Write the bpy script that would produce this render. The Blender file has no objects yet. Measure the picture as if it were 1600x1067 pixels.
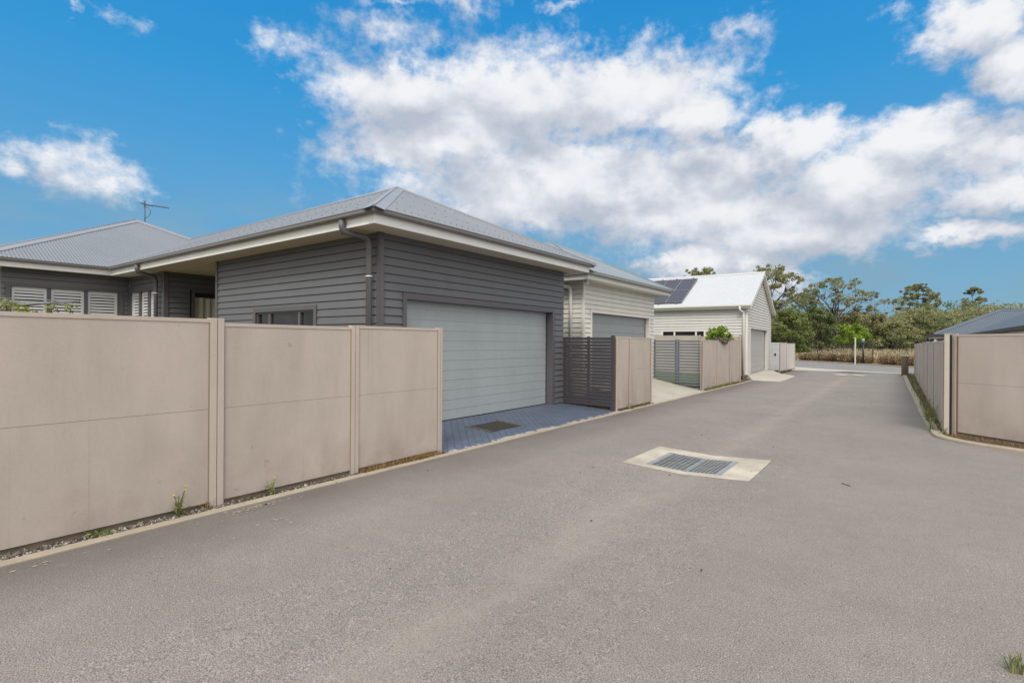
import bpy, math, random
import numpy as np
from mathutils import Vector, Matrix
SC = bpy.context.scene
COL = SC.collection
rad = math.radians

# ------------------------------------------------------------------ helpers
def tag(o, label=None, cat=None, group=None, kind=None):
    if label: o['label'] = label
    if cat: o['category'] = cat
    if group: o['group'] = group
    if kind: o['kind'] = kind
    return o

ORG = {}
def thing(name, loc, label, cat, group=None):
    o = bpy.data.objects.new(name, None); COL.objects.link(o)
    o.location = loc; o.empty_display_size = .2
    ORG[o] = Vector(loc)
    return tag(o, label, cat, group)

def link(name, me, mat, parent=None):
    o = bpy.data.objects.new(name, me); COL.objects.link(o)
    if mat is not None:
        for m in (mat if isinstance(mat, (list, tuple)) else [mat]): me.materials.append(m)
    if parent is not None:
        o.parent = parent; ORG[o] = ORG[parent]
    else:
        ORG[o] = Vector((0, 0, 0))
    return o

class MB:
    """collects faces in world coordinates, builds ONE mesh object"""
    def __init__(s, xf=None): s.v = []; s.f = []; s.xf = xf; s.sm = []
    def p(s, *q):
        q = Vector(q[0] if len(q) == 1 else q)
        if s.xf: q = s.xf(q)
        s.v.append(q); return len(s.v)-1
    def face(s, pts, smooth=False):
        s.f.append([s.p(q) for q in pts]); s.sm.append(smooth)
    def box(s, a, b):
        x0, y0, z0 = a; x1, y1, z1 = b
        P = [(x0,y0,z0),(x1,y0,z0),(x1,y1,z0),(x0,y1,z0),(x0,y0,z1),(x1,y0,z1),(x1,y1,z1),(x0,y1,z1)]
        i = [s.p(q) for q in P]
        for f in ((0,3,2,1),(4,5,6,7),(0,1,5,4),(1,2,6,5),(2,3,7,6),(3,0,4,7)):
            s.f.append([i[k] for k in f]); s.sm.append(False)
    def obox(s, o, u, n, up, lu, ln, lz):
        """box from corner o along unit vectors u, n, up"""
        o = Vector(o); u = Vector(u)*lu; n = Vector(n)*ln; z = Vector(up)*lz
        P = [o, o+u, o+u+n, o+n, o+z, o+u+z, o+u+n+z, o+n+z]
        i = [s.p(q) for q in P]
        for f in ((0,3,2,1),(4,5,6,7),(0,1,5,4),(1,2,6,5),(2,3,7,6),(3,0,4,7)):
            s.f.append([i[k] for k in f]); s.sm.append(False)
    def tube(s, pts, r, n=8, caps=True):
        pts = [Vector(q) for q in pts]
        rs = r if isinstance(r, (list, tuple)) else [r]*len(pts)
        rings = []
        ref = None
        for k, q in enumerate(pts):
            if k == 0: d = pts[1]-q
            elif k == len(pts)-1: d = q-pts[k-1]
            else: d = (pts[k+1]-q).normalized()+(q-pts[k-1]).normalized()
            d.normalize()
            if ref is None:
                ref = Vector((0,0,1)) if abs(d.z) < .9 else Vector((1,0,0))
            a = d.cross(ref); 
            if a.length < 1e-4: a = d.cross(Vector((0,1,0)))
            a.normalize(); b = a.cross(d).normalized()
            ref = -b if False else ref
            rings.append([s.p(q+(a*math.cos(2*math.pi*j/n)+b*math.sin(2*math.pi*j/n))*rs[k]) for j in range(n)])
        for k in range(len(rings)-1):
            for j in range(n):
                s.f.append([rings[k][j], rings[k][(j+1)%n], rings[k+1][(j+1)%n], rings[k+1][j]]); s.sm.append(True)
        if caps:
            s.f.append(rings[0][::-1]); s.sm.append(False)
            s.f.append(rings[-1]); s.sm.append(False)
    def extrude(s, path, prof, side=1, closed=False):
        """2D path [(x,y)], profile [(off,z)] with off measured to the right (side=1) of travel; mitred"""
        path = [Vector((q[0], q[1])) for q in path]
        n = len(path); rows = []
        for k in range(n):
            if closed: a, b = path[k-1], path[(k+1) % n]
            else: a, b = path[max(k-1,0)], path[min(k+1,n-1)]
            d0 = (path[k]-a); d1 = (b-path[k])
            if d0.length < 1e-9: d0 = d1
            if d1.length < 1e-9: d1 = d0
            d0.normalize(); d1.normalize()
            n0 = Vector((d0.y, -d0.x))*side; n1 = Vector((d1.y, -d1.x))*side
            m = (n0+n1).normalized(); m = m/max(.2, m.dot(n0))
            rows.append([s.p(path[k].x+m.x*o, path[k].y+m.y*o, z) for o, z in prof])
        k2 = len(prof)
        for k in range(n if closed else n-1):
            A = rows[k]; B = rows[(k+1) % n]
            for j in range(k2):
                s.f.append([A[j], A[(j+1)%k2], B[(j+1)%k2], B[j]]); s.sm.append(False)
        if not closed:
            s.f.append(rows[0][::-1]); s.sm.append(False)
            s.f.append(rows[-1]); s.sm.append(False)
    def build(s, name, mat, parent=None, recalc=True):
        me = bpy.data.meshes.new(name)
        o = link(name, me, mat, parent)
        L = ORG[o]
        me.from_pydata([tuple(q-L) for q in s.v], [], s.f)
        me.polygons.foreach_set('use_smooth', s.sm)
        if recalc:
            import bmesh
            bm = bmesh.new(); bm.from_mesh(me)
            bmesh.ops.recalc_face_normals(bm, faces=bm.faces)
            bm.to_mesh(me); bm.free()
        me.update()
        return o

def quads_mesh(name, V, mat, parent=None):
    """V: (n,4,3) array of separate quads, one mesh"""
    n = len(V)
    me = bpy.data.meshes.new(name)
    o = link(name, me, mat, parent)
    V = V.reshape(-1, 3) - np.array(ORG[o])
    me.vertices.add(n*4); me.vertices.foreach_set('co', V.astype(np.float32).ravel())
    me.loops.add(n*4); me.loops.foreach_set('vertex_index', np.arange(n*4, dtype=np.int32))
    me.polygons.add(n); me.polygons.foreach_set('loop_start', np.arange(0, n*4, 4, dtype=np.int32))
    me.update(calc_edges=True); me.validate()
    return o

def leaf_quads(rng, C, size, aspect=.55, droop=0., up=.0):
    """diamond leaves at centres C (n,3)"""
    n = len(C)
    d = rng.normal(size=(n,3)); d[:,2] = d[:,2]*.8 - droop
    d /= np.linalg.norm(d, axis=1)[:,None]
    w = rng.normal(size=(n,3)); w[:,2] += 0
    w = np.cross(d, w); w /= np.linalg.norm(w, axis=1)[:,None]+1e-9
    L = (size*(.6+.8*rng.random(n)))[:,None]
    a = d*L*.5; b = w*L*.5*aspect
    return np.stack([C-a, C+b-a*.1, C+a, C-b-a*.1], axis=1)

# ------------------------------------------------------------------ materials
def nt(name):
    m = bpy.data.materials.new(name); m.use_nodes = True
    t = m.node_tree
    return m, t, t.nodes['Principled BSDF']
def N(t, typ, **kw):
    n = t.nodes.new(typ)
    for k, v in kw.items():
        if k.startswith('i_'):
            key = k[2:]; key = int(key) if key.isdigit() else key
            n.inputs[key].default_value = v
        else: setattr(n, k, v)
    return n
def ramp(t, src, stops):
    r = N(t, 'ShaderNodeValToRGB'); e = r.color_ramp.elements
    while len(e) < len(stops): e.new(.5)
    for k, (p, c) in enumerate(stops):
        e[k].position = p; e[k].color = (c, c, c, 1) if not isinstance(c, tuple) else (*c, 1)
    t.links.new(src, r.inputs[0]); return r.outputs[0]
def mul(t, a, b, f=1., mode='MULTIPLY'):
    m = N(t, 'ShaderNodeMix', data_type='RGBA', blend_type=mode)
    m.inputs[0].default_value = f if not hasattr(f, 'links') else 0
    if hasattr(f, 'links'): t.links.new(f, m.inputs[0])
    for s, i in ((a, 6), (b, 7)):
        if hasattr(s, 'links'): t.links.new(s, m.inputs[i])
        else: m.inputs[i].default_value = (*s, 1) if len(s) == 3 else s
    return m.outputs[2]
def noise(t, scale, detail=4, rough=.55, stretch=(1,1,1), out=0):
    g = N(t, 'ShaderNodeNewGeometry')
    mp = N(t, 'ShaderNodeMapping'); mp.inputs['Scale'].default_value = stretch
    t.links.new(g.outputs['Position'], mp.inputs['Vector'])
    n = N(t, 'ShaderNodeTexNoise'); n.inputs['Scale'].default_value = scale
    n.inputs['Detail'].default_value = detail; n.inputs['Roughness'].default_value = rough
    t.links.new(mp.outputs[0], n.inputs['Vector'])
    return n.outputs[out]
def bump(t, b, src, strength=.3, dist=.01):
    n = N(t, 'ShaderNodeBump'); n.inputs['Strength'].default_value = strength; n.inputs['Distance'].default_value = dist
    t.links.new(src, n.inputs['Height']); t.links.new(n.outputs[0], b.inputs['Normal'])

def mat(name, col, rough=.6, spec=.5, metal=0., var=.06, vscale=1.5, grain=.03, gscale=60, streak=0., bmp=0., bscale=200):
    m, t, b = nt(name)
    c = tuple(col)
    big = ramp(t, noise(t, vscale, 5, .6), [(.3, 1-var), (.7, 1+var)])
    x = mul(t, c, big)
    if grain:
        x = mul(t, x, ramp(t, noise(t, gscale, 3), [(.3, 1-grain), (.7, 1+grain)]))
    if streak:
        x = mul(t, x, ramp(t, noise(t, 3.2, 5, .65, (1.0, 1.0, .12)), [(.3, 1-streak), (.62, 1+streak*.3)]))
    t.links.new(x, b.inputs['Base Color'])
    b.inputs['Roughness'].default_value = rough; b.inputs['Metallic'].default_value = metal
    b.inputs['Specular IOR Level'].default_value = spec
    if bmp: bump(t, b, noise(t, bscale, 3), bmp, .004)
    return m

def leafmat(name, cols, trans=.38, rough=.5):
    m, t, b = nt(name)
    g = N(t, 'ShaderNodeNewGeometry')
    k = len(cols)
    c = ramp(t, g.outputs['Random Per Island'], [(i/(k-1), cols[i]) for i in range(k)])
    # broad clumps of lighter and darker growth
    c = mul(t, c, ramp(t, noise(t, .55, 3), [(.32, .78), (.68, 1.22)]))
    t.links.new(c, b.inputs['Base Color']); b.inputs['Roughness'].default_value = rough
    b.inputs['Specular IOR Level'].default_value = .35
    tr = N(t, 'ShaderNodeBsdfTranslucent'); t.links.new(c, tr.inputs['Color'])
    mx = N(t, 'ShaderNodeMixShader'); mx.inputs[0].default_value = trans
    t.links.new(b.outputs[0], mx.inputs[1]); t.links.new(tr.outputs[0], mx.inputs[2])
    t.links.new(mx.outputs[0], t.nodes['Material Output'].inputs['Surface'])
    return m

M = {}
M['dark_siding'] = mat('dark_siding', (.130,.133,.144), .55, .45, var=.05, grain=.05, gscale=120, streak=.05)
M['dark_trim'] = mat('dark_trim', (.108,.101,.112), .5, .45, var=.04, grain=.03)
M['dark_gutter'] = mat('dark_gutter', (.16,.153,.155), .4, .5, var=.05, grain=.03)
M['dark_pipe'] = mat('dark_pipe', (.115,.110,.120), .45, .5, var=.04, grain=.02)
M['cream_trim'] = mat('cream_trim', (.88,.885,.87), .5, .4, var=.04, streak=.04)
M['soffit'] = mat('soffit', (.62,.56,.46), .7, .3, var=.05)
M['white_siding'] = mat('white_siding', (.70,.68,.62), .55, .4, var=.04, streak=.05)
M['white_trim'] = mat('white_trim', (.72,.70,.65), .5, .4, var=.03)
M['pale_siding'] = mat('pale_siding', (.60,.585,.555), .55, .4, var=.04, streak=.04)
M['roof_grey'] = mat('roof_grey', (.215,.228,.245), .42, .5, metal=.2, var=.05, vscale=.8, grain=.04, gscale=25)
M['roof_cap'] = mat('roof_cap', (.29,.305,.325), .42, .5, metal=.25, var=.05)
M['roof_white'] = mat('roof_white', (.50,.515,.53), .4, .5, var=.02)
M['roof_pale'] = mat('roof_pale', (.25,.285,.305), .42, .5, metal=.2, var=.04)
M['roof_blue'] = mat('roof_blue', (.11,.135,.16), .55, .35, metal=.1, var=.05)
M['screw'] = mat('screw', (.15,.16,.172), .5)
M['door_grey'] = mat('door_grey', (.335,.372,.382), .42, .45, var=.05, vscale=.9, grain=.035, gscale=18, streak=.05)
M['door_mid'] = mat('door_mid', (.27,.29,.30), .42, .45, var=.06)
M['door_pale'] = mat('door_pale', (.42,.40,.39), .45, .45, var=.04)
M['black_gap'] = mat('black_gap', (.012,.012,.013), .8)
M['white_pipe'] = mat('white_pipe', (.70,.69,.66), .4)
M['slat_dark'] = mat('slat_dark', (.058,.054,.060), .45, .5, var=.05)
M['slat_grey'] = mat('slat_grey', (.16,.18,.205), .42, .5, var=.05)
M['slat_pale'] = mat('slat_pale', (.52,.53,.54), .45)
M['shutter'] = mat('shutter', (.66,.67,.67), .45, .4, var=.02)
M['galv'] = mat('galv', (.36,.375,.385), .45, .5, metal=.5, var=.15, vscale=9)
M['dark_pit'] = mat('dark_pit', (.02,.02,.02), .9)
M['rusty'] = mat('rusty', (.15,.14,.11), .7, metal=.3, var=.3, vscale=12)
M['panel_line'] = mat('panel_line', (.30,.30,.32), .4, metal=.3)
M['timber'] = mat('timber', (.13,.10,.075), .85, .2, var=.2, vscale=8, bmp=.3)
M['white_post'] = mat('white_post', (.52,.51,.49), .6, var=.08)
M['black_metal'] = mat('black_metal', (.015,.015,.02), .4)
M['blue_cap'] = mat('blue_cap', (.10,.19,.42), .4)
M['curtain'] = mat('curtain', (.60,.56,.48), .8, .2, var=.03)
M['wire'] = mat('wire', (.30,.31,.32), .4, metal=.5)
M['antenna'] = mat('antenna', (.10,.10,.11), .5, metal=.5)
M['base_beam'] = mat('base_beam', (.17,.135,.10), .85, .2, var=.2, vscale=6)
M['bracket'] = mat('bracket', (.7,.7,.7), .4, metal=.3)
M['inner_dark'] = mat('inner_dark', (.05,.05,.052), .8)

def glass(name, col):
    m, t, b = nt(name)
    x = mul(t, col, ramp(t, noise(t, 2.5, 3), [(.35, .6), (.7, 1.3)]))
    t.links.new(x, b.inputs['Base Color']); b.inputs['Roughness'].default_value = .06
    b.inputs['Specular IOR Level'].default_value = .25
    return m
M['glass'] = glass('glass', (.025,.022,.022))

def solar():
    m, t, b = nt('solar_cells')
    g = N(t, 'ShaderNodeTexCoord')
    br = N(t, 'ShaderNodeTexBrick', offset=0.); br.inputs['Scale'].default_value = 1
    br.inputs['Color1'].default_value = (.035,.036,.055,1); br.inputs['Color2'].default_value = (.042,.042,.064,1)
    br.inputs['Mortar'].default_value = (.13,.125,.14,1); br.inputs['Mortar Size'].default_value = .012
    br.inputs['Brick Width'].default_value = .158; br.inputs['Row Height'].default_value = .158
    t.links.new(g.outputs['UV'], br.inputs['Vector'])
    t.links.new(br.outputs['Color'], b.inputs['Base Color']); b.inputs['Roughness'].default_value = .45; b.inputs['Specular IOR Level'].default_value = .25
    return m
M['solar'] = solar()

def fence_mat():
    m, t, b = nt('fence_paint')
    c = mul(t, (.475,.412,.362), ramp(t, noise(t, .9, 5, .6), [(.3,.93),(.7,1.05)]))
    c = mul(t, c, ramp(t, noise(t, 2.2, 6, .62, (1,1,.22)), [(.32,.90),(.6,1.03)]))
    c = mul(t, c, ramp(t, noise(t, 70, 3), [(.3,.965),(.7,1.03)]))
    # splash dirt rising from the ground, broken up by noise
    g = N(t, 'ShaderNodeNewGeometry'); s = N(t, 'ShaderNodeSeparateXYZ'); t.links.new(g.outputs['Position'], s.inputs[0])
    h = N(t, 'ShaderNodeMapRange'); h.inputs[1].default_value = .75; h.inputs[2].default_value = .02
    t.links.new(s.outputs[2], h.inputs[0])
    a = N(t, 'ShaderNodeMath', operation='MULTIPLY'); t.links.new(h.outputs[0], a.inputs[0])
    t.links.new(ramp(t, noise(t, 1.7, 6, .65), [(.44,0.),(.74,.70)]), a.inputs[1])
    c = mul(t, c, (.27,.20,.165), a.outputs[0], 'MIX')
    # long faint run marks
    c = mul(t, c, (.30,.255,.22), ramp(t, noise(t, 1., 2, .5, (1,11,.10)), [(.70,0.),(.74,.35)]), 'MIX')
    # scuffs and small marks
    sp = ramp(t, noise(t, 7.5, 2, .5), [(.735,0.),(.76,.35)])
    c = mul(t, c, (.24,.20,.17), sp, 'MIX')
    sp2 = ramp(t, noise(t, 11, 2, .5, (1,1,.35)), [(.765,0.),(.785,.5)])
    c = mul(t, c, (.55,.50,.44), sp2, 'MIX')
    t.links.new(c, b.inputs['Base Color']); b.inputs['Roughness'].default_value = .75
    b.inputs['Specular IOR Level'].default_value = .3
    bump(t, b, noise(t, 160, 3), .18, .003)
    return m
M['fence'] = fence_mat()
M['fence_pale'] = mat('fence_pale', (.56,.53,.50), .7, .3, var=.05, streak=.06)
M['fence_post'] = mat('fence_post', (.49,.42,.368), .6, .35, var=.05, streak=.06, grain=.03)
M['groove_brown'] = mat('groove_brown', (.19,.13,.10), .8, .2)
M['fence_groove'] = mat('fence_groove', (.27,.21,.17), .8, .2)

def asphalt(name, col, lane=True):
    m, t, b = nt(name)
    c = mul(t, col, ramp(t, noise(t, .55, 6, .62), [(.3,.90),(.7,1.08)]))
    c = mul(t, c, ramp(t, noise(t, 6, 5, .7), [(.3,.93),(.7,1.06)]))
    c = mul(t, c, ramp(t, noise(t, 130, 2, .6), [(.33,.48),(.5,1.0),(.68,1.55)]))
    c = mul(t, c, ramp(t, noise(t, 38, 3, .6), [(.3,.88),(.7,1.12)]))
    g = N(t, 'ShaderNodeNewGeometry')
    vo = N(t, 'ShaderNodeTexVoronoi'); vo.inputs['Scale'].default_value = 62
    t.links.new(g.outputs['Position'], vo.inputs['Vector'])
    sx = N(t, 'ShaderNodeSeparateColor'); t.links.new(vo.outputs['Color'], sx.inputs[0])
    hi = ramp(t, sx.outputs[0], [(.975, 0.), (.985, .8)])
    dist = ramp(t, vo.outputs['Distance'], [(.22, 1.), (.34, 0.)])
    f = N(t, 'ShaderNodeMath', operation='MULTIPLY'); t.links.new(hi, f.inputs[0]); t.links.new(dist, f.inputs[1])
    c = mul(t, c, (.52,.48,.42), f.outputs[0], 'MIX')
    lo = ramp(t, sx.outputs[1], [(.965, 0.), (.975, .8)])
    f2 = N(t, 'ShaderNodeMath', operation='MULTIPLY'); t.links.new(lo, f2.inputs[0]); t.links.new(dist, f2.inputs[1])
    c = mul(t, c, (.05,.045,.04), f2.outputs[0], 'MIX')
    if lane:
        s = N(t, 'ShaderNodeSeparateXYZ'); t.links.new(g.outputs['Position'], s.inputs[0])
        # pale silt line washed along the lane's invert
        w = N(t, 'ShaderNodeMath', operation='MULTIPLY_ADD'); w.inputs[1].default_value = .5; w.inputs[2].default_value = -.25
        t.links.new(noise(t, .8, 3), w.inputs[0])
        dx = N(t, 'ShaderNodeMath', operation='ADD'); t.links.new(s.outputs[0], dx.inputs[0]); t.links.new(w.outputs[0], dx.inputs[1])
        d2 = N(t, 'ShaderNodeMath', operation='ADD'); t.links.new(dx.outputs[0], d2.inputs[0]); d2.inputs[1].default_value = 2.13
        ab = N(t, 'ShaderNodeMath', operation='ABSOLUTE'); t.links.new(d2.outputs[0], ab.inputs[0])
        band = ramp(t, ab.outputs[0], [(.02, 1.), (.34, 0.)])
        bm = N(t, 'ShaderNodeMath', operation='MULTIPLY'); t.links.new(band, bm.inputs[0])
        t.links.new(ramp(t, noise(t, 2.2, 5, .65), [(.3,.15),(.75,.62)]), bm.inputs[1])
        c = mul(t, c, (.33,.29,.25), bm.outputs[0], 'MIX')
        # darker strip beside the left kerb, broken up by noise
        k = N(t, 'ShaderNodeMapRange'); k.inputs[1].default_value = -4.0; k.inputs[2].default_value = -5.0
        t.links.new(dx.outputs[0], k.inputs[0])
        km = N(t, 'ShaderNodeMath', operation='MULTIPLY'); t.links.new(k.outputs[0], km.inputs[0])
        t.links.new(ramp(t, noise(t, 1.1, 5, .65, (1,.5,1)), [(.3,.35),(.7,.95)]), km.inputs[1])
        c = mul(t, c, (.135,.118,.106), km.outputs[0], 'MIX')
        # silt blown patches
        pt = ramp(t, noise(t, 1.3, 6, .7, (1,.45,1)), [(.63,0.),(.74,.35)])
        c = mul(t, c, (.36,.32,.28), pt, 'MIX')
        # dark tyre scuffs
        ts = ramp(t, noise(t, 1.6, 5, .7, (.5,1.6,1)), [(.62,0.),(.76,.45)])
        c = mul(t, c, (.16,.147,.137), ts, 'MIX')
    t.links.new(c, b.inputs['Base Color']); b.inputs['Roughness'].default_value = .9
    b.inputs['Specular IOR Level'].default_value = .25
    bump(t, b, noise(t, 120, 3, .6), .8, .006)
    return m
M['asphalt'] = asphalt('asphalt', (.238,.216,.198))
M['street'] = asphalt('street_asphalt', (.225,.217,.21), False)

def concrete(name, col, stain=.15):
    m, t, b = nt(name)
    c = mul(t, col, ramp(t, noise(t, 1.6, 6, .65), [(.3,1-stain),(.7,1+stain*.5)]))
    c = mul(t, c, ramp(t, noise(t, 22, 5, .7), [(.3,.92),(.7,1.06)]))
    c = mul(t, c, ramp(t, noise(t, 150, 2), [(.3,.93),(.7,1.06)]))
    t.links.new(c, b.inputs['Base Color']); b.inputs['Roughness'].default_value = .85
    b.inputs['Specular IOR Level'].default_value = .25
    bump(t, b, noise(t, 90, 4), .25, .003)
    return m
M['kerb'] = concrete('kerb_concrete', (.40,.345,.27), .2)
M['slab'] = concrete('slab_concrete', (.47,.435,.375), .13)
M['pit_conc'] = concrete('pit_concrete', (.49,.445,.37), .34)

def pavers():
    m, t, b = nt('blue_pavers')
    g = N(t, 'ShaderNodeNewGeometry'); mp = N(t, 'ShaderNodeMapping'); mp.inputs['Rotation'].default_value = (0,0,rad(45))
    t.links.new(g.outputs['Position'], mp.inputs['Vector'])
    br = N(t, 'ShaderNodeTexBrick'); br.inputs['Scale'].default_value = 1
    br.inputs['Brick Width'].default_value = .23; br.inputs['Row Height'].default_value = .115
    br.inputs['Mortar Size'].default_value = .009
    br.inputs['Color1'].default_value = (.088,.112,.165,1); br.inputs['Color2'].default_value = (.105,.130,.185,1)
    br.inputs['Mortar'].default_value = (.062,.077,.112,1)
    t.links.new(mp.outputs[0], br.inputs['Vector'])
    c = mul(t, br.outputs['Color'], ramp(t, noise(t, 1.2, 5, .65), [(.3,.82),(.7,1.12)]))
    s = N(t, 'ShaderNodeSeparateXYZ'); t.links.new(g.outputs['Position'], s.inputs[0])
    # sealer peeling off along the kerb edge
    k = N(t, 'ShaderNodeMapRange'); k.inputs[1].default_value = -5.33; k.inputs[2].default_value = -5.17
    t.links.new(s.outputs[0], k.inputs[0])
    a = N(t, 'ShaderNodeMath', operation='MULTIPLY'); t.links.new(k.outputs[0], a.inputs[0])
    t.links.new(ramp(t, noise(t, 4.5, 5, .7), [(.45,0.),(.55,1.9)]), a.inputs[1])
    a2 = N(t, 'ShaderNodeMath', operation='MINIMUM'); t.links.new(a.outputs[0], a2.inputs[0]); a2.inputs[1].default_value = .9
    th = ramp(t, a2.outputs[0], [(.5,0.),(.56,.9)])
    c = mul(t, c, (.45,.42,.38), th, 'MIX')
    d = ramp(t, noise(t, 1.9, 5, .7), [(.64,0.),(.72,.3)])
    c = mul(t, c, (.30,.30,.32), d, 'MIX')
    t.links.new(c, b.inputs['Base Color']); b.inputs['Roughness'].default_value = .6
    bump(t, b, br.outputs['Fac'], -.3, .004)
    return m
M['pavers'] = pavers()

def soil(name, c0, c1, sc=14):
    m, t, b = nt(name)
    f = ramp(t, noise(t, sc, 6, .7), [(.35, c0), (.65, c1)])
    f = mul(t, f, ramp(t, noise(t, 90, 3), [(.3,.7),(.7,1.25)]))
    t.links.new(f, b.inputs['Base Color']); b.inputs['Roughness'].default_value = .95
    b.inputs['Specular IOR Level'].default_value = .1
    bump(t, b, noise(t, 40, 5, .7), .8, .02)
    return m
M['soil'] = soil('soil', (.075,.055,.04), (.16,.12,.085))
M['bark'] = soil('bark_mulch', (.06,.04,.025), (.17,.10,.05))
M['ground'] = soil('ground', (.11,.10,.055), (.20,.175,.10), .3)
M['lawn'] = soil('lawn', (.06,.11,.025), (.11,.16,.045), 5)
M['hill'] = soil('hill_scrub', (.035,.045,.02), (.075,.085,.035), .12)
M['stone'] = None
def stones():
    m, t, b = nt('gravel_stones')
    g = N(t, 'ShaderNodeNewGeometry')
    c = ramp(t, g.outputs['Random Per Island'], [(0,(.06,.048,.04)),(.45,(.14,.115,.095)),(.8,(.24,.21,.18)),(1,(.50,.48,.45))])
    t.links.new(c, b.inputs['Base Color']); b.inputs['Roughness'].default_value = .85
    return m
M['stone'] = stones()
M['trunk'] = mat('trunk_bark', (.085,.07,.06), .9, .1, var=.3, vscale=3)
M['trunk_pale'] = mat('trunk_pale', (.20,.175,.15), .9, .1, var=.3, vscale=3)
M['leaf_euc'] = leafmat('leaf_eucalypt', [(0.17, 0.182, 0.086), (0.283, 0.289, 0.134), (0.408, 0.389, 0.193)])
M['leaf_dark'] = leafmat('leaf_dark', [(0.1, 0.127, 0.053), (0.181, 0.222, 0.088), (0.281, 0.319, 0.14)])
M['leaf_mid'] = leafmat('leaf_mid', [(0.181, 0.192, 0.082), (0.299, 0.308, 0.131), (0.435, 0.428, 0.209)])
M['leaf_olive'] = leafmat('leaf_olive', [(0.189, 0.193, 0.095), (0.312, 0.299, 0.151), (0.442, 0.415, 0.217)])
M['leaf_lush'] = leafmat('leaf_lush', [(0.113, 0.154, 0.046), (0.211, 0.252, 0.074), (0.34, 0.364, 0.131)])
M['leaf_bright'] = leafmat('leaf_bright', [(0.13, 0.218, 0.018), (0.221, 0.345, 0.036), (0.338, 0.437, 0.072)], .35)
M['leaf_yellow'] = leafmat('leaf_yellow', [(.10,.15,.02),(.26,.30,.04),(.42,.36,.06)], .3)
M['leaf_weed'] = leafmat('leaf_weed', [(0.094, 0.114, 0.037), (0.187, 0.215, 0.075), (0.312, 0.316, 0.135)], .3)
M['leaf_red'] = leafmat('leaf_hedge', [(0.128, 0.114, 0.055), (0.27, 0.159, 0.094), (0.369, 0.286, 0.141)])
M['leaf_dry'] = leafmat('leaf_dry', [(.14,.085,.035),(.28,.17,.07),(.40,.27,.12)], .2)
M['grass_dry'] = leafmat('grass_dry', [(0.224, 0.185, 0.112), (0.367, 0.307, 0.192), (0.49, 0.42, 0.277)], .2)
M['flower'] = mat('flower_yellow', (.75,.60,.02), .6, var=0, grain=0)
M['litter'] = mat('litter_brown', (.06,.04,.025), .9, .1)
M['litter_pale'] = mat('litter_pale', (.42,.37,.30), .9, .1)

# ------------------------------------------------------------------ building helpers
X = Vector((1,0,0)); Y = Vector((0,1,0)); Z = Vector((0,0,1))
def siding(mb, o, u, n, rects, h, zref, d=.02, groove=.014, deep=.012, back=.08):
    """weatherboards: o point on wall plane (z ignored), u along, n outward; rects (u0,u1,z0,z1)"""
    o = Vector((o[0], o[1], 0)); u = Vector(u); n = Vector(n)
    P = lambda a, off, z: o+u*a+n*off+Z*z
    for (a0, a1, z0, z1) in rects:
        k0 = math.floor((z0-zref)/h); k1 = math.ceil((z1-zref)/h)
        for k in range(k0, k1):
            b = zref+k*h; t = b+h
            zb = max(z0, b); zt = min(z1, t)
            if zt-zb < .004: continue
            off = lambda z: d*(1-(z-b)/h)+.003
            zg = zb
            if zb < b+groove:
                zg = min(b+groove, zt)
                mb.face([P(a0,-deep,zb), P(a1,-deep,zb), P(a1,-deep,zg), P(a0,-deep,zg)])
                if zg < zt: mb.face([P(a0,-deep,zg), P(a1,-deep,zg), P(a1,off(zg),zg), P(a0,off(zg),zg)])
            if zg < zt:
                mb.face([P(a0,off(zg),zg), P(a1,off(zg),zg), P(a1,off(zt),zt), P(a0,off(zt),zt)])
                for a in (a0, a1):
                    mb.face([P(a,-deep,zg), P(a,off(zg),zg), P(a,off(zt),zt), P(a,-deep,zt)])
                mb.face([P(a0,-deep,zt), P(a1,-deep,zt), P(a1,off(zt),zt), P(a0,off(zt),zt)])
        if back: mb.obox(P(a0+.001, -back, z0), u, n, Z, a1-a0-.002, back-deep-.003, z1-z0)

def corr(mb, u0, u1, lo, hi, P, pitch=.076, amp=.008, seg=6):
    """corrugated sheet; P(u, s, off) -> point"""
    n = max(2, int(round((u1-u0)/pitch*seg)))
    prev = None
    for k in range(n+1):
        uu = u0+(u1-u0)*k/n
        a, b = lo(uu), hi(uu)
        off = amp*math.cos(2*math.pi*uu/pitch)
        cur = None
        if b-a > -1e-6:
            b = max(b, a)
            cur = (mb.p(P(uu, a, off)), mb.p(P(uu, b, off)))
        if prev and cur:
            mb.f.append([prev[0], cur[0], cur[1], prev[1]]); mb.sm.append(True)
        prev = cur

def cap(mb, p0, p1, n1, n2, w=.16, lift=.018):
    """ridge / hip capping folded over the line p0-p1 between faces of normals n1, n2"""
    p0 = Vector(p0); p1 = Vector(p1); d = (p1-p0).normalized()
    up = (Vector(n1)+Vector(n2)).normalized()
    q0 = p0+up*(lift+.012); q1 = p1+up*(lift+.012)
    for nn, sg in ((Vector(n1),1),(Vector(n2),-1)):
        nn.normalize(); wv = d.cross(nn); 
        if wv.dot(up) > 0: wv = -wv
        wv.normalize()
        a0 = p0+wv*w+nn*lift; a1 = p1+wv*w+nn*lift
        mb.face([q0, q1, a1, a0])
        b0 = a0-nn*.022; b1 = a1-nn*.022
        mb.face([a0, a1, b1, b0])
    mb.tube([p0+up*(lift+.012), p1+up*(lift+.012)], .018, 6)

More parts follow.
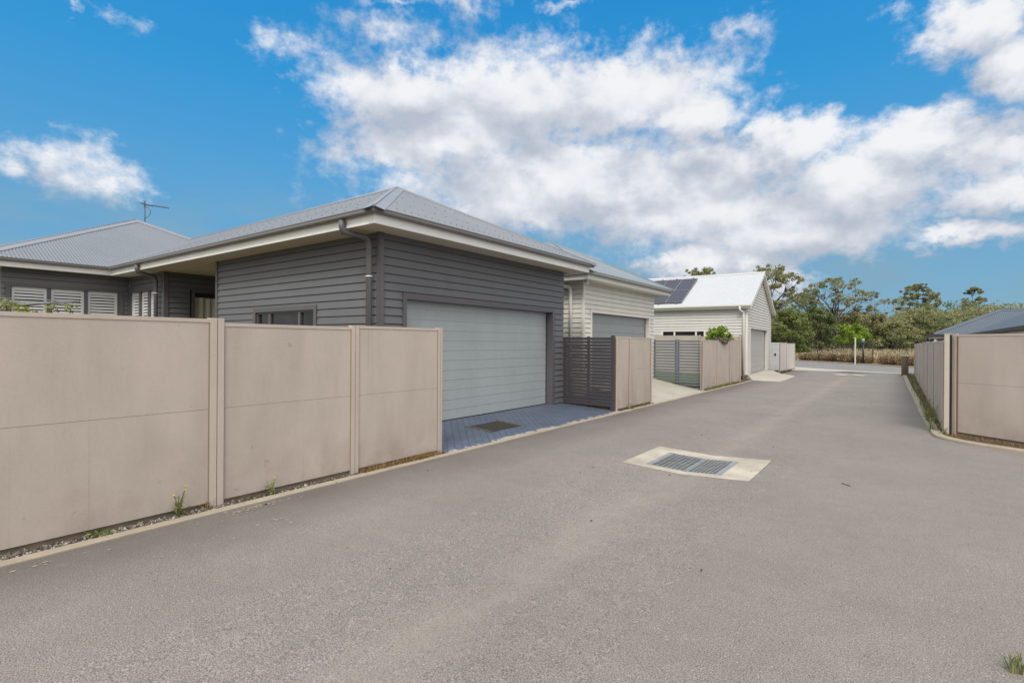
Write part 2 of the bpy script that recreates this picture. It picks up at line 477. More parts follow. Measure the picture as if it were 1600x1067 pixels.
def frame(mb, o, u, n, u0, u1, z0, z1, w, proud, depth=.0, bottom=True):
    """architrave around an opening u0..u1,z0..z1 of width w standing proud"""
    o = Vector((o[0],o[1],0)); u = Vector(u); n = Vector(n)
    B = lambda a, z, la, lz: mb.obox(o+u*a-n*depth+Z*z, u, n, Z, la, proud+depth, lz)
    zb = z0-w if bottom else z0
    B(u0-w, zb, w, z1+w-zb); B(u1, zb, w, z1+w-zb); B(u0, z1, u1-u0, w)
    if bottom: B(u0, z0-w, u1-u0, w)

def downpipe(parent, mat_, br, nozzle, elbow, foot, r=.045, bz=None):
    mb = MB()
    nx = Vector(nozzle); ex = Vector(elbow); f = Vector(foot)
    mb.tube([nx, nx-Z*.10, nx-Z*.15+(ex-nx)*.06, ex+Z*.06-(ex-nx)*.10, ex-Z*.02, f], r, 12)
    o = mb.build('downpipe', mat_, parent)
    if bz:
        b = MB()
        b.tube([Vector((ex.x, ex.y, bz)), Vector((ex.x, ex.y, bz+.022))], r+.006, 12)
        b.build('bracket', br, o)
    return o

def screws(mb, P, us, ss):
    for u in us:
        for s in ss:
            q = P(u, s, .012)
            mb.obox(q+Vector((-.007,-.007,-.004)), X, Y, Z, .014, .014, .011)

# ================================================================== GROUND
mb = MB(); S = 2500
mb.face([(-S,-S,-.14),(S,-S,-.14),(S,S,-.14),(-S,S,-.14)])
tag(mb.build('ground', M['ground']), kind='structure')

def dish(x):   # shallow invert along the lane
    return -.052*max(0., 1-abs(x+2.2)/1.05)
mb = MB()
xs = [-5.12,-4.4,-3.6,-3.25,-3.0,-2.7,-2.45,-2.2,-1.95,-1.7,-1.4,-1.15,-.8,0,.17]
ys = [-9,-4,0,2,4,6.6,7.98,9,12,16,22,30,36.2]
# hole for the drain pit
for i in range(len(xs)-1):
    for j in range(len(ys)-1):
        x0,x1,y0,y1 = xs[i],xs[i+1],ys[j],ys[j+1]
        if y0 >= 6.59 and y1 <= 7.99 and x0 >= -3.01 and x1 <= -1.39: continue
        mb.face([(x0,y0,dish(x0)),(x1,y0,dish(x1)),(x1,y1,dish(x1)),(x0,y1,dish(x0))])
# widening on the right: side entry, and edge that follows the right kerb
mb.face([(.17,-9,0),(30,-9,0),(30,8.0,0),(.17,8.0,0)])
ek = [(.17,8.0),(9,8.0),(3.6,9.6),(2.2,10.35),(1.55,10.78),(1.0,11.1),(.66,11.45),(.5,11.85),(.41,15),(.35,19.8),(.29,23.1),(.18,35.3),(.17,36.2)]
mb.face([(x,y,0) for x,y in ek])
tag(mb.build('road', M['asphalt']), kind='structure')

# cross street and its apron
mb = MB()
mb.face([(-60,108,-.004),(-60,90,-.004),(-6.0,41.8,-.004),(-2.4,38.2,-.004),(.25,36.6,-.004),(14,27,-.004),(40,4,-.004),(40,14,-.004),(14,36.2,-.004),(.5,46.2,-.004),(-2.6,50.2,-.004),(-8.2,56.6,-.004)])
tag(mb.build('street', M['street']), kind='structure')
mb = MB()
mb.face([(-7.0,42.6,.006),(-6.0,41.6,.006),(-5.3,36.2,.006),(-2.6,36.35,.006),(.3,36.25,.006),(.3,36.75,.006),(-2.4,38.0,.006)])
mb.face([(-2.9,33.3,-.018),(-2.25,32.3,-.028),(-2.1,32.9,-.028),(-2.55,33.9,-.02)])
mb.face([(-2.1,33.3,-.028),(-1.5,32.3,-.008),(-1.3,32.9,-.0),(-1.8,33.8,-.014)])
tag(mb.build('crossover_apron', M['slab']), kind='structure')
mb = MB()
mb.extrude([(-62,109),(-8.3,56.75),(-2.7,50.35),(.5,46.35),(14,36.4),(41,14)], [(-.05,-.1),(.12,-.1),(.12,.11),(.0,.12),(-.05,.12)], -1)
tag(mb.build('street_kerb', M['kerb']), kind='structure')

# left kerb (concrete edging in lengths with open joints)
mb = MB()
ky = [-6,-3,.35,.76,3.6,6.6,9.6,12.6,15.6,18.6,21.6,24.4]
random.seed(3)
for a, b in zip(ky[:-1], ky[1:]):
    if (a,b) == (.35,.76): a, b = .35, .755
    else: a += .006; b -= .006
    j = random.uniform(-.006,.006)
    fx = lambda y: -5.055-.05*min(1,max(0,(y-.5)/4)) + (.02*max(0,(y-16)/8))
    mb.extrude([(fx(a)+j,a),(fx(b)+j,b)], [(0,-.1),(0,.010),(.008,.018),(.092,.018),(.1,.008),(.1,-.1)], -1)
tag(mb.build('kerb', M['kerb']), kind='structure')
# right kerb
mb = MB()
rk = [(.17,35.9),(.28,23.1),(.34,19.8),(.40,15),(.49,11.85),(.53,11.65),(.64,11.44),(.8,11.24),(1.0,11.08),(1.55,10.76),(2.2,10.33),(3.6,9.58),(9,7.98)]
mb.extrude(rk, [(0,-.1),(0,.03),(.01,.045),(.14,.045),(.15,.035),(.15,-.1)], -1)
tag(mb.build('kerb', M['kerb']), kind='structure')
# soil verge right, soil strips left
mb = MB()
mb.face([(x+.12,y,.022) for x,y in rk[:-1]]+[(9,8.1,.022),(30,12,.022),(30,30,.022),(3,35.9,.022)])
tag(mb.build('soil_verge', M['soil']), kind='structure')
mb = MB()
mb.face([(-5.16,-6,.004),(-5.16,5.43,.004),(-5.75,5.43,.004),(-5.75,-6,.004)])
mb.face([(-5.17,11.32,.002),(-5.17,13.45,.002),(-7.6,13.0,.002),(-7.6,12.1,.002),(-6.3,11.78,.07),(-5.36,11.30,.02)])
mb.face([(-5.15,18.3,.004),(-5.12,24.4,.004),(-5.7,26.2,.004),(-5.9,18.3,.004)])
mb.face([(-5.28,32.9,.004),(-5.2,38.6,.004),(-6.2,38.6,.004),(-6.2,32.9,.004)])
tag(mb.build('soil_strip', M['soil']), kind='structure')
# lawn behind the grey slat gate
mb = MB()
mb.face([(-5.6,18.36,.16),(-5.6,25.4,.16),(-12,25.4,.30),(-12,18.36,.30)])
tag(mb.build('lawn', M['lawn']), kind='structure')

# driveways
mb = MB()
mb.face([(-5.155,5.50,.012),(-5.155,11.36,.012),(-6.62,11.14,.112),(-6.83,11.14,.13),(-6.83,5.50,.13)])
# grate opening is covered by the drain object sitting 4 mm proud
mb.obox((-6.84,5.5,-.1), X, Y, Z, .02, 5.6, .2)
tag(mb.build('paved_driveway', M['pavers']), kind='structure')
mb = MB()
for (x0,z0,x1,z1) in ((-5.15,.012,-5.45,.022),(-5.45,.022,-6.2,.15),(-6.2,.15,-7.4,.40)):
    for (y0, y1) in ((13.47,16.0),(16.015,18.28)):
        mb.face([(x0,y0,z0),(x0,y1,z0),(x1,y1,z1),(x1,y0,z1)])
mb.face([(-5.15,18.28,.012),(-5.45,18.28,.022),(-6.2,18.28,.15),(-7.4,18.28,.40),(-7.4,18.28,-.1),(-5.15,18.28,-.1)])
tag(mb.build('concrete_driveway', M['slab']), kind='structure')
mb = MB()
mb.face([(-5.06,24.5,.012),(-4.03,24.66,.004),(-4.13,29.6,.004),(-4.9,31.2,.01),(-5.05,31.2,.02),(-5.62,31.9,.15),(-5.62,26.1,.15)])
mb.face([(-5.06,24.5,.012),(-5.62,26.1,.15),(-5.7,26.0,-.05),(-5.1,24.45,-.05)])
mb.face([(-5.62,26.1,.15),(-5.62,31.9,.15),(-6.2,32.0,.165),(-6.1,26.1,.165)])
tag(mb.build('concrete_ramp', M['slab']), kind='structure')

# gravel in the strip under the near fence
rng = np.random.default_rng(5)
mb = MB()
for k in range(2600):
    y = rng.uniform(-.6, 5.4) if k < 1500 else rng.uniform(.6,2.6); x = rng.uniform(-5.30,-5.155)
    r = rng.uniform(.004,.012)*(1.7 if rng.random() < .06 else 1)
    R = Matrix.Rotation(rng.uniform(0,6.28),3,'Z') @ Matrix.Rotation(rng.uniform(0,6.28),3,'X')
    sc = rng.uniform(.6,1.3,3)*r
    i = [mb.p(R @ Vector((a*sc[0],b*sc[1],c*sc[2]))+Vector((x,y,.006+r*.4))) for a,b,c in ((1,0,0),(-1,0,0),(0,1,0),(0,-1,0),(0,0,1),(0,0,-1))]
    for f in ((0,2,4),(2,1,4),(1,3,4),(3,0,4),(2,0,5),(1,2,5),(3,1,5),(0,3,5)):
        mb.f.append([i[q] for q in f]); mb.sm.append(False)
tag(mb.build('gravel', M['stone'], recalc=False), kind='stuff')

# ================================================================== WALL FENCES
def wall_fence(name, label, line, posts, tops, cat='fence', base=.055, joint=.945, t=.05, double=True, groove=True, paint='fence'):
    """line: function s->(x,y) with unit tangent; posts: list of (s, width, top); tops: panel tops"""
    (ox, oy), (dx, dy), nrm = line
    u = Vector((dx,dy,0)).normalized(); n = Vector((nrm[0],nrm[1],0)).normalized(); o = Vector((ox,oy,0))
    root = thing(name, (ox+dx*posts[0][0], oy+dy*posts[0][0], 0), label, cat, None)
    for k in range(len(posts)-1):
        s0 = posts[k][0]+posts[k][1]*.5; s1 = posts[k+1][0]-posts[k+1][1]*.5
        g = .004
        mb = MB(); top = tops[k]
        mb.obox(o+u*(s0-.03)-n*t+Z*base, u, n, Z, s1-s0+.06, t, joint-base-.0015)
        mb.obox(o+u*(s0-.03)-n*t+Z*(joint+.0015), u, n, Z, s1-s0+.06, t, top-.035-joint-.0015)
        mb.obox(o+u*(s0-.03)-n*(t-.004)+Z*(joint-.01), u, n, Z, s1-s0+.06, t-.012, .02)
        p = mb.build('panel', M[paint], root)
        mb = MB()
        mb.obox(o+u*s0-n*(t+.006)+Z*(top-.034), u, n, Z, s1-s0, t+.012, .034)
        mb.build('cap', M['fence_post'], p)
        mb = MB()
        mb.obox(o+u*s0-n*(t+.01)+Z*(-.05), u, n, Z, s1-s0, t-.005, base+.05)
        mb.build('base_beam', M['base_beam'], root)
    for (s, w, top) in posts:
        mb = MB(); pr = .016
        if double:
            g = .007
            mb.obox(o+u*(s-w/2)-n*(t+.012)+Z*(-.05), u, n, Z, w/2-g/2, t+.012+pr, top+.05)
            mb.obox(o+u*(s+g/2)-n*(t+.012)+Z*(-.05), u, n, Z, w/2-g/2, t+.012+pr, top+.05)
            mb.obox(o+u*(s-g/2-.001)-n*(t+.01)+Z*(-.05), u, n, Z, g+.002, t+.008, top+.045)
        else:
            mb.obox(o+u*(s-w/2)-n*(t+.012)+Z*(-.05), u, n, Z, w, t+.012+pr, top+.05)
        p = mb.build('post', M['fence_post'], root)
        if groove:
            mb = MB()
            for q in (-1, 1):
                gw = .012 if double else .030
                a = s-w/2-gw if q < 0 else s+w/2
                mb.obox(o+u*a-n*.02+Z*.0, u, n, Z, gw, .0215, top-.036)
            mb.build('shadow_gasket', M['fence_groove'] if double else M['groove_brown'], p)  # brown strips paint in the shadow of the groove beside each post
    return root

L = lambda x: ((x,0),(0,1),(1,0))
wall_fence('wall_fence', 'long beige panel fence in the left foreground, in front of the dark grey house',
  L(-5.29), [(-2.2,.14,1.81),(2.385,.125,1.815),(3.98,.10,1.79),(5.44,.075,1.80)], [1.805,1.772,1.792])
wall_fence('wall_fence', 'two panel beige fence between the dark slat gate and the sloping concrete driveway',
  L(-5.29), [(11.30,.06,1.752),(12.04,.05,1.752),(13.42,.07,1.745)], [1.75,1.742], double=False)
wall_fence('wall_fence', 'three panel beige fence below the bush, beside the white gabled garage',
  L(-5.29), [(18.0,.10,1.73),(19.75,.07,1.74),(21.55,.07,1.745),(23.15,.10,1.76)], [1.725,1.735,1.75], double=False)
wall_fence('wall_fence', 'short pale fence beyond the gabled garage, next to the street',
  L(-5.42), [(33.1,.08,1.69),(35.2,.08,1.68),(38.3,.08,1.63)], [1.685,1.65], double=False, paint='fence_pale')
# right fence along the lane
ry = [12.30,15.6,18.75,22.0,25.3,28.5,31.2,33.6]
rt = [1.69,1.695,1.69,1.69,1.665,1.655,1.645,1.635]
wall_fence('wall_fence', 'beige fence running along the right kerb with grass at its foot',
  ((.66,0),(0,1),(-1,0)), [(y,.13,z) for y, z in zip(ry, rt)], [1.68,1.685,1.685,1.66,1.65,1.64,1.63], double=False)
cd = Vector((.83,-.66,0)).normalized()
wall_fence('wall_fence', 'beige splayed corner fence at the right edge, tallest of the fences',
  ((.80,12.12),(cd.x,cd.y),(-.62,-.78)), [(-.03,.12,1.80),(2.6,.12,1.80),(5.4,.12,1.8)], [1.79,1.79], base=.075, joint=.94, double=False)
mb = MB(); mb.obox((.655,12.02,-.05), X, Y, Z, .07, .10, 1.84)
r = thing('corner_post', (.69,12.07,0), 'tall beige corner post where the two right hand fences meet', 'post')
mb.build('post_shaft', M['fence_post'], r)
mb = MB(); mb.obox((.65,12.015,1.79), X, Y, Z, .08, .11, .012); mb.build('post_cap', M['fence_post'], r)
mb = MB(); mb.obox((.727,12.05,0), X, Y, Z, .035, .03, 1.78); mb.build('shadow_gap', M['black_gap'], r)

# white fence inside the yard, in front of gabled garage
wall_fence('wall_fence', 'beige yard fence seen above the grey slat gate, under the white window',
  ((0,25.2),(-1,0),(0,-1)), [(5.75,.08,2.0),(7.55,.06,2.0),(9.9,.06,2.08),(12,.06,2.08)], [1.94,1.98,2.05], double=False)

# slat fences ------------------------------------------------------
def slat_fence(name, label, cat, x0, x1, y, z0, z1, nslat, posts, matl, sw=.065, post_w=.06, fill=.87):
    root = thing(name, ((x0+x1)/2, y, 0), label, cat)
    mb = MB()
    pitch = (z1-z0)/nslat
    for k in range(nslat):
        mb.box((x0, y-.02, z0+k*pitch), (x1, y+.036, z0+k*pitch+pitch*fill))
    mb.build('slat_panel', matl, root)
    for (px, w, pt, front) in posts:
        mb = MB()
        if front: mb.box((px-w/2, y-.03, -.05), (px+w/2, y+.03, pt))
        else: mb.box((px-w/2, y+.037, -.05), (px+w/2, y+.07, pt))
        mb.build('post', matl, root)
    return root
slat_fence('slat_fence', 'dark charcoal slat screen between the dark garage and beige fence', 'fence',
  -6.67,-5.36,11.2,.12,1.74,21,[(-5.335,.085,1.775,True),(-6.655,.04,1.74,False),(-6.0,.06,1.755,False)], M['slat_dark'])
slat_fence('slat_gate', 'blue grey slat gate at the edge of the sloping concrete driveway', 'gate',
  -7.12,-5.36,18.3,.03,1.74,17,[(-7.1,.05,1.74,False),(-6.33,.05,1.74,False),(-6.24,.05,1.74,False),(-5.38,.05,1.74,False)], M['slat_grey'], fill=.64)
r = slat_fence('slat_gate', 'pale slat gate with a black latch beyond the gabled garage', 'gate',
  -5.98,-5.46,33.0,.12,1.69,22,[(-5.95,.05,1.69,False),(-5.74,.04,1.69,True),(-5.47,.05,1.69,False)], M['slat_pale'])
mb = MB(); mb.box((-5.69,32.93,.95),(-5.61,32.99,1.07)); mb.build('latch', M['black_metal'], r)

# ================================================================== DARK HOUSE
s = .4835
H1 = thing('house', (-12,6,0), 'dark grey weatherboard house with double garage and hipped corrugated roof', 'house')
h1z = 2.423; bh = .1352
# garage front wall
mb = MB()
siding(mb, (-6.68,0), Y, X, [(5.485,5.97,.11,3.345),(10.76,11.2,.11,3.345),(5.97,10.76,2.423,3.345)], bh, h1z)
mb.build('wall', M['dark_siding'], H1)
# garage side wall (window hole)
mb = MB()
siding(mb, (0,5.485), X, -Y, [(-12.15,-10.52,.1,3.345),(-8.36,-6.68,.1,3.345),(-10.52,-8.36,2.2,3.345),(-10.52,-8.36,.1,1.15)], bh, h1z)
mb.build('wall', M['dark_siding'], H1)
mb = MB()   # end of side wall and far walls
mb.box((-12.17,5.50,.0),(-12.09,9.0,3.345)); mb.build('wall', M['dark_siding'], H1)
for a_, b_ in (((-17.5,11.02,0),(-6.8,11.12,3.345)),((-30,2.86,0),(-17.52,2.96,3.345)),((-30,11.0,0),(-17.6,11.1,3.345))):
    mb = MB(); mb.box(a_, b_); mb.build('wall', M['dark_siding'], H1)
# wing and main house walls
mb = MB()
siding(mb, (0,5.485), X, -Y, [(-17.40,-17.36,.1,3.345),(-15.42,-14.98,.1,3.345),(-17.36,-15.42,2.95,3.345),(-17.36,-15.42,.1,1.0)], bh, h1z)
mb.build('wall', M['dark_siding'], H1)
mb = MB()
siding(mb, (-17.40,0), Y, X, [(2.87,2.99,.1,3.345),(5.30,5.485,.1,3.345),(2.99,5.30,2.95,3.345),(2.99,5.30,.1,1.0)], bh, h1z)
mb.build('wall', M['dark_siding'], H1)
mb = MB()   # porch: left wall with door hole, back wall
siding(mb, (-14.98,0), Y, X, [(5.485,6.07,.1,3.345),(6.07,8.6,2.93,3.345)], bh, h1z)
siding(mb, (0,8.6), X, -Y, [(-14.98,-12.15,.1,3.345)], bh, h1z)
mb.build('wall', M['dark_siding'], H1)
# corner boards
mb = MB(); mb.box((-6.70,5.443,.1),(-6.642,5.463,3.343)); mb.box((-6.655,5.463,.1),(-6.635,5.545,3.343)); mb.build('corner_board', M['dark_trim'], H1)
mb = MB(); mb.box((-12.18,5.452,.1),(-12.10,5.484,3.343)); mb.build('corner_board', M['dark_trim'], H1)
mb = MB(); mb.box((-15.06,5.452,.1),(-14.95,5.484,3.343)); mb.box((-14.978,5.486,.1),(-14.95,5.56,3.343)); mb.build('corner_board', M['dark_trim'], H1)
# garage door
mb = MB()
siding(mb, (-6.83,0), Y, X, [(6.03,10.69,.135,2.36)], .1855, .135, d=.004, groove=.004, deep=.0, back=.04)
gd = mb.build('garage_door', M['door_grey'], H1)
mb = MB(); mb.box((-6.845,6.03,.112),(-6.80,10.69,.142)); mb.build('door_seal', M['black_gap'], gd)
mb = MB()
mb.box((-6.85,5.965,.09),(-6.645,6.045,2.318)); mb.box((-6.85,10.66,.09),(-6.645,10.765,2.318)); mb.box((-6.80,5.965,2.318),(-6.645,10.765,2.421))
mb.build('door_frame', M['dark_trim'], H1)
mb = MB(); mb.box((-6.95,6.045,2.27),(-6.86,10.66,2.34)); mb.box((-6.845,10.632,.12),(-6.822,10.662,2.30)); mb.build('door_track', M['black_gap'], gd)
mb = MB(); mb.box((-7.1,5.6,.1),(-6.96,11.1,3.2)); mb.build('inner_lining', M['inner_dark'], H1)

def sash_window(root, o, u, n, u0, u1, z0, z1, mulls, trim, pane, w=.085, proud=.034, sash=.035, inset=.05):
    mb = MB(); frame(mb, o, u, n, u0, u1, z0, z1, w, proud, .0)
    win = mb.build('window', trim, root)
    O = Vector((o[0],o[1],0)); u = Vector(u); n = Vector(n)
    mb = MB()
    edges = [u0]+list(mulls)+[u1]
    for a, b in zip(edges[:-1], edges[1:]):
        for (p, q, lz, lu) in ((a,z0,z1-z0,sash),(b-sash,z0,z1-z0,sash),(a+sash,z1-sash,sash,b-a-2*sash),(a+sash,z0,sash,b-a-2*sash)):
            mb.obox(O+u*p-n*inset+Z*q, u, n, Z, lu, .045, lz)
    mb.build('sash', trim, win)
    mb = MB(); mb.obox(O+u*u0-n*(inset+.02)+Z*z0, u, n, Z, u1-u0, .03, z1-z0)
    mb.build('pane', pane, win)
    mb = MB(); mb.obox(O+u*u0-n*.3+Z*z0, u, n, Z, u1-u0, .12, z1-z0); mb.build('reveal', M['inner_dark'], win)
    return win
sash_window(H1, (0,5.485), X, -Y, -10.46,-8.44,1.2,2.165,[-9.987,-8.95], M['dark_trim'], M['glass'])

def louvre_window(root, o, u, n, u0, u1, z0, z1, panels, pitch=.078):
    O = Vector((o[0],o[1],0)); u = Vector(u); n = Vector(n)
    mb = MB(); frame(mb, o, u, n, u0, u1, z0, z1, .085, .034, 0.)
    edges = [u0]+[q for p in panels for q in p]+[u1]
    for a, b in zip(edges[0::2], edges[1::2]):
        if b-a > .002: mb.obox(O+u*a-n*.07+Z*z0, u, n, Z, b-a, .07, z1-z0)
    win = mb.build('window', M['dark_trim'], root)
    for (a, b) in panels:
        mb = MB(); st = .055
        top = z1-.002
        mb.obox(O+u*a-n*.06+Z*z0, u, n, Z, st, .03, top-z0); mb.obox(O+u*(b-st)-n*.06+Z*z0, u, n, Z, st, .03, top-z0)
        mb.obox(O+u*(a+st)-n*.06+Z*(top-.09), u, n, Z, b-a-2*st, .03, .09)
        z = top-.09-pitch
        tl = Vector((0,0,1))*.040+n*.030
        while z > z0:
            c0 = O+u*(a+st)-n*.052+Z*(z+.012)
            w = (n*-.014+Z*.052)
            th = Vector(n)*.012
            P = [c0, c0+u*(b-a-2*st), c0+u*(b-a-2*st)+w, c0+w]
            i = [mb.p(q) for q in P]+[mb.p(q+th) for q in P]
            for f in ((0,1,2,3),(4,5,6,7),(0,1,5,4),(2,3,7,6)): mb.f.append([i[k] for k in f]); mb.sm.append(False)
            z -= pitch
        mb.build('shutter', M['shutter'], win)
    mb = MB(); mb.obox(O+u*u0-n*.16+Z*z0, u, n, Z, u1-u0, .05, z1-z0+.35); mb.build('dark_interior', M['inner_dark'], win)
    return win
louvre_window(H1, (-17.40,0), Y, X, 3.03,5.25,1.1,2.90,[(3.06,3.72),(3.80,4.475),(4.555,5.215)])
louvre_window(H1, (0,5.485), X, -Y, -17.32,-15.47,1.1,2.90,[(-17.26,-16.70),(-16.54,-16.08),(-15.92,-15.5)])
# sliding door with curtain on the porch
mb = MB(); frame(mb, (-14.98,0), Y, X, 6.18,8.4,.1,2.86,.07,.03,0.,False)
sd = mb.build('sliding_door', M['dark_trim'], H1)
mb = MB()
for k in range(60):
    y0 = 6.2+k*.036; a0 = .018*math.sin(k*1.3)+.008*math.sin(k*.47); a1 = .018*math.sin((k+1)*1.3)+.008*math.sin((k+1)*.47)
    mb.face([(-15.06+a0,y0,.1),(-15.06+a1,y0+.036,.1),(-15.06+a1,y0+.036,2.74),(-15.06+a0,y0,2.74)], True)
mb.build('curtain', M['curtain'], sd)
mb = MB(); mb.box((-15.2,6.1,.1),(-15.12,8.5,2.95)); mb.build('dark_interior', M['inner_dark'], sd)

# soffits, fascia, gutter
mb = MB(); zs = 3.345
mb.box((-6.70,4.965,zs),(-6.16,11.535,zs+.02)); mb.box((-17.03,4.965,zs),(-6.702,5.52,zs+.02)); mb.box((-17.42,2.4,zs),(-17.032,5.52,zs+.02))
mb.box((-15.0,5.522,zs-.004),(-12.1,8.62,zs+.016))
mb.build('soffit', M['soffit'], H1)
path = [(-17.025,1.6),(-17.025,4.96),(-6.155,4.96),(-6.155,11.54),(-16.0,11.54)]
mb = MB(); mb.extrude(path, [(0,3.328),(0,3.50),(-.025,3.50),(-.025,3.328)], 1)
mb.build('fascia', M['cream_trim'], H1)
gprof = [(.002,3.462),(.080,3.458),(.102,3.468),(.108,3.485),(.108,3.515),(.115,3.522),(.115,3.535),(.102,3.535),(.09,3.51),(.09,3.475),(.002,3.475)]
mb = MB(); mb.extrude(path, gprof, 1); mb.build('gutter', M['dark_gutter'], H1)
downpipe(H1, M['dark_pipe'], M['bracket'], (-6.845,4.90,3.44), (-6.775,5.36,3.16), (-6.775,5.36,.0), .05, 2.62)
downpipe(H1, M['dark_pipe'], M['bracket'], (-15.05,4.90,3.44), (-15.18,5.36,3.12), (-15.18,5.36,.0), .05, 2.78)

# roof
ze = 3.535
def Pf(u, a, off): return Vector((-6.06-a+off*.43, u, ze+s*a+off*.9))            # garage front hip
def Pl(u, a, off): return Vector((u, 4.87+a-off*.43, ze+s*a+off*.9))              # garage left slope
def Pr(u, a, off): return Vector((u, 11.63-a+off*.43, ze+s*a+off*.9))
def Pm(u, a, off): return Vector((-16.92-a+off*.43, u, ze+s*a+off*.9))            # main hip facing the lane
def Pml(u, a, off): return Vector((u, 2.3+a-off*.43, ze+s*a+off*.9))
def Pmr(u, a, off): return Vector((u, 11.7-a+off*.43, ze+s*a+off*.9))
mb = MB()
corr(mb, 4.87, 11.63, lambda u: 0, lambda u: min(u-4.87, 11.63-u), Pf)
corr(mb, -20.3, -6.06, lambda u: max(0,-16.92-u), lambda u: min(3.38,-6.06-u), Pl)
corr(mb, -20.3, -6.06, lambda u: max(0,-16.92-u), lambda u: min(3.38,-6.06-u), Pr)
corr(mb, 2.3, 11.7, lambda u: max(0,3.38-abs(u-8.25)), lambda u: min(u-2.3, 11.7-u), Pm)
corr(mb, -31, -16.92, lambda u: 0, lambda u: min(4.7,-16.92-u), Pml)
corr(mb, -31, -16.92, lambda u: 0, lambda u: min(4.7,-16.92-u), Pmr)
roof = mb.build('roof', M['roof_grey'], H1, recalc=False)
nf = Vector((s,0,1)); nl = Vector((0,-s,1)); nr = Vector((0,s,1))
A1 = Vector((-9.44,8.25,ze+s*3.38)); A2 = Vector((-21.62,7.0,ze+s*4.7))
mb = MB()
cap(mb, (-6.035,4.845,ze-.022), A1, nf, nl); cap(mb, (-6.035,11.655,ze-.022), A1, nf, nr); cap(mb, A1, (-20.25,8.25,A1.z), nl, nr)
cap(mb, (-16.94,2.32,ze+.01), A2, nf, nl); cap(mb, (-16.94,11.68,ze+.01), A2, nf, nr); cap(mb, A2, (-31,7.0,A2.z), nl, nr)
mb.build('ridge_cap', M['roof_cap'], roof)
mb = MB()
screws(mb, Pf, [4.87+.152*k+.04 for k in range(4,42)], [.25])
for a in (.9,1.8,2.7): screws(mb, Pf, [q for q in (4.87+.304*k for k in range(23)) if a < min(q-4.87,11.63-q)-.2], [a])
for a in (.25,.95,1.7,2.5,3.1): screws(mb, Pl, [q for q in (-16.2+.304*k for k in range(34)) if a < -6.06-q-.3], [a])
mb.build('roof_screws', M['screw'], roof)
# antenna on the far slope
mb = MB(); mb.tube([(-22.5,7.57,5.45),(-22.5,7.57,6.74)], .018, 6)
an = mb.build('antenna', M['antenna'], H1)
mb = MB()
b0 = Vector((-22.5,7.57,6.64)); bd = (Vector((.9,.62,0))).normalized(); sd_ = Vector((-bd.y,bd.x,0))
b0 = b0 - bd*.15
mb.tube([b0, b0+bd*1.05+Z*-.16], .014, 5)
for k in range(8):
    q = b0+bd*(.12+.12*k)+Z*(-.16*(.12+.12*k)/1.05); w = .30 if k < 2 else .14
    mb.tube([q-sd_*w, q+sd_*w], .007, 4)
q = b0+bd*.12; mb.tube([q-Z*.14, q+Z*.14], .008, 4)
mb.build('boom', M['antenna'], an)
mb = MB(); mb.tube([(-22.5,7.57,6.56)]+[(-22.5+.14*math.sin(t)*1.3, 7.57+.12*math.sin(t), 6.33+.2*math.cos(t)) for t in [.3*k for k in range(1,10)]]+[(-22.5,7.57,6.1)], .009, 5)
mb.build('cable', M['antenna'], an)

# driveway drain
DD = thing('driveway_drain', (-5.93,7.5,.06), 'weathered steel grate with a dark hole set in blue driveway paving', 'drain')
def dz(x): return .012+(-5.155-x)*.0705
mb = MB(); mb.face([(-6.21,7.08,dz(-6.21)+.003),(-5.65,7.08,dz(-5.65)+.003),(-5.65,7.95,dz(-5.65)+.003),(-6.21,7.95,dz(-6.21)+.003)])
mb.build('pit', M['dark_pit'], DD)
mb = MB()
for k in range(14):
    x = -6.205+k*.0418
    mb.obox((x,7.07,dz(x)+.005), X, Y, Z, .008, .89, .0012)
for y in (7.06,7.94): mb.obox((-6.22,y,dz(-6.22)+.003), Vector((1,0,-.0705)).normalized(), Y, Z, .58, .03, .018)
mb.build('grate', M['rusty'], DD)

# ================================================================== WHITE HOUSE
H2 = thing('house', (-9,15.5,0), 'cream weatherboard garage with grey door and pale hipped roof, behind the dark house', 'house')
mb = MB(); hz2 = 2.56
siding(mb, (-7.13,0), Y, X, [(13.02,13.45,.1,3.33),(17.87,18.3,.1,3.33),(13.45,17.87,2.56,3.33)], bh, hz2, groove=.014, d=.022)
mb.build('wall', M['white_siding'], H2)
mb = MB(); siding(mb, (0,13.02), X, -Y, [(-14,-7.13,.1,3.33)], bh, hz2, groove=.014, d=.022); mb.build('wall', M['white_siding'], H2)
mb = MB(); mb.box((-14,18.22,0),(-7.22,18.29,3.33)); mb.build('wall', M['white_siding'], H2)
mb = MB(); mb.box((-7.16,12.985,.1),(-7.10,13.0,3.328)); mb.box((-7.108,13.0,.1),(-7.088,13.08,3.328)); mb.build('corner_board', M['white_trim'], H2)
mb = MB(); siding(mb, (-7.25,0), Y, X, [(13.5,17.83,.3,2.5)], .27, .3, d=.006, groove=.006, deep=.006, back=.04); gd = mb.build('garage_door', M['door_mid'], H2)
mb = MB(); mb.box((-7.27,13.44,.2),(-7.092,13.52,2.475)); mb.box((-7.27,17.80,.2),(-7.092,17.875,2.475)); mb.box((-7.2,13.44,2.475),(-7.092,17.875,2.558)); mb.build('door_frame', M['white_trim'], H2)
mb = MB(); mb.box((-7.262,17.755,.3),(-7.235,17.80,2.47)); mb.build('door_track', M['inner_dark'], gd)
mb = MB(); z2 = 3.33
mb.box((-7.15,12.505,z2),(-6.705,18.745,z2+.02)); mb.box((-14,12.505,z2),(-7.152,13.05,z2+.02)); mb.build('soffit', M['white_trim'], H2)
path = [(-14,12.5),(-6.7,12.5),(-6.7,18.75),(-14,18.75)]
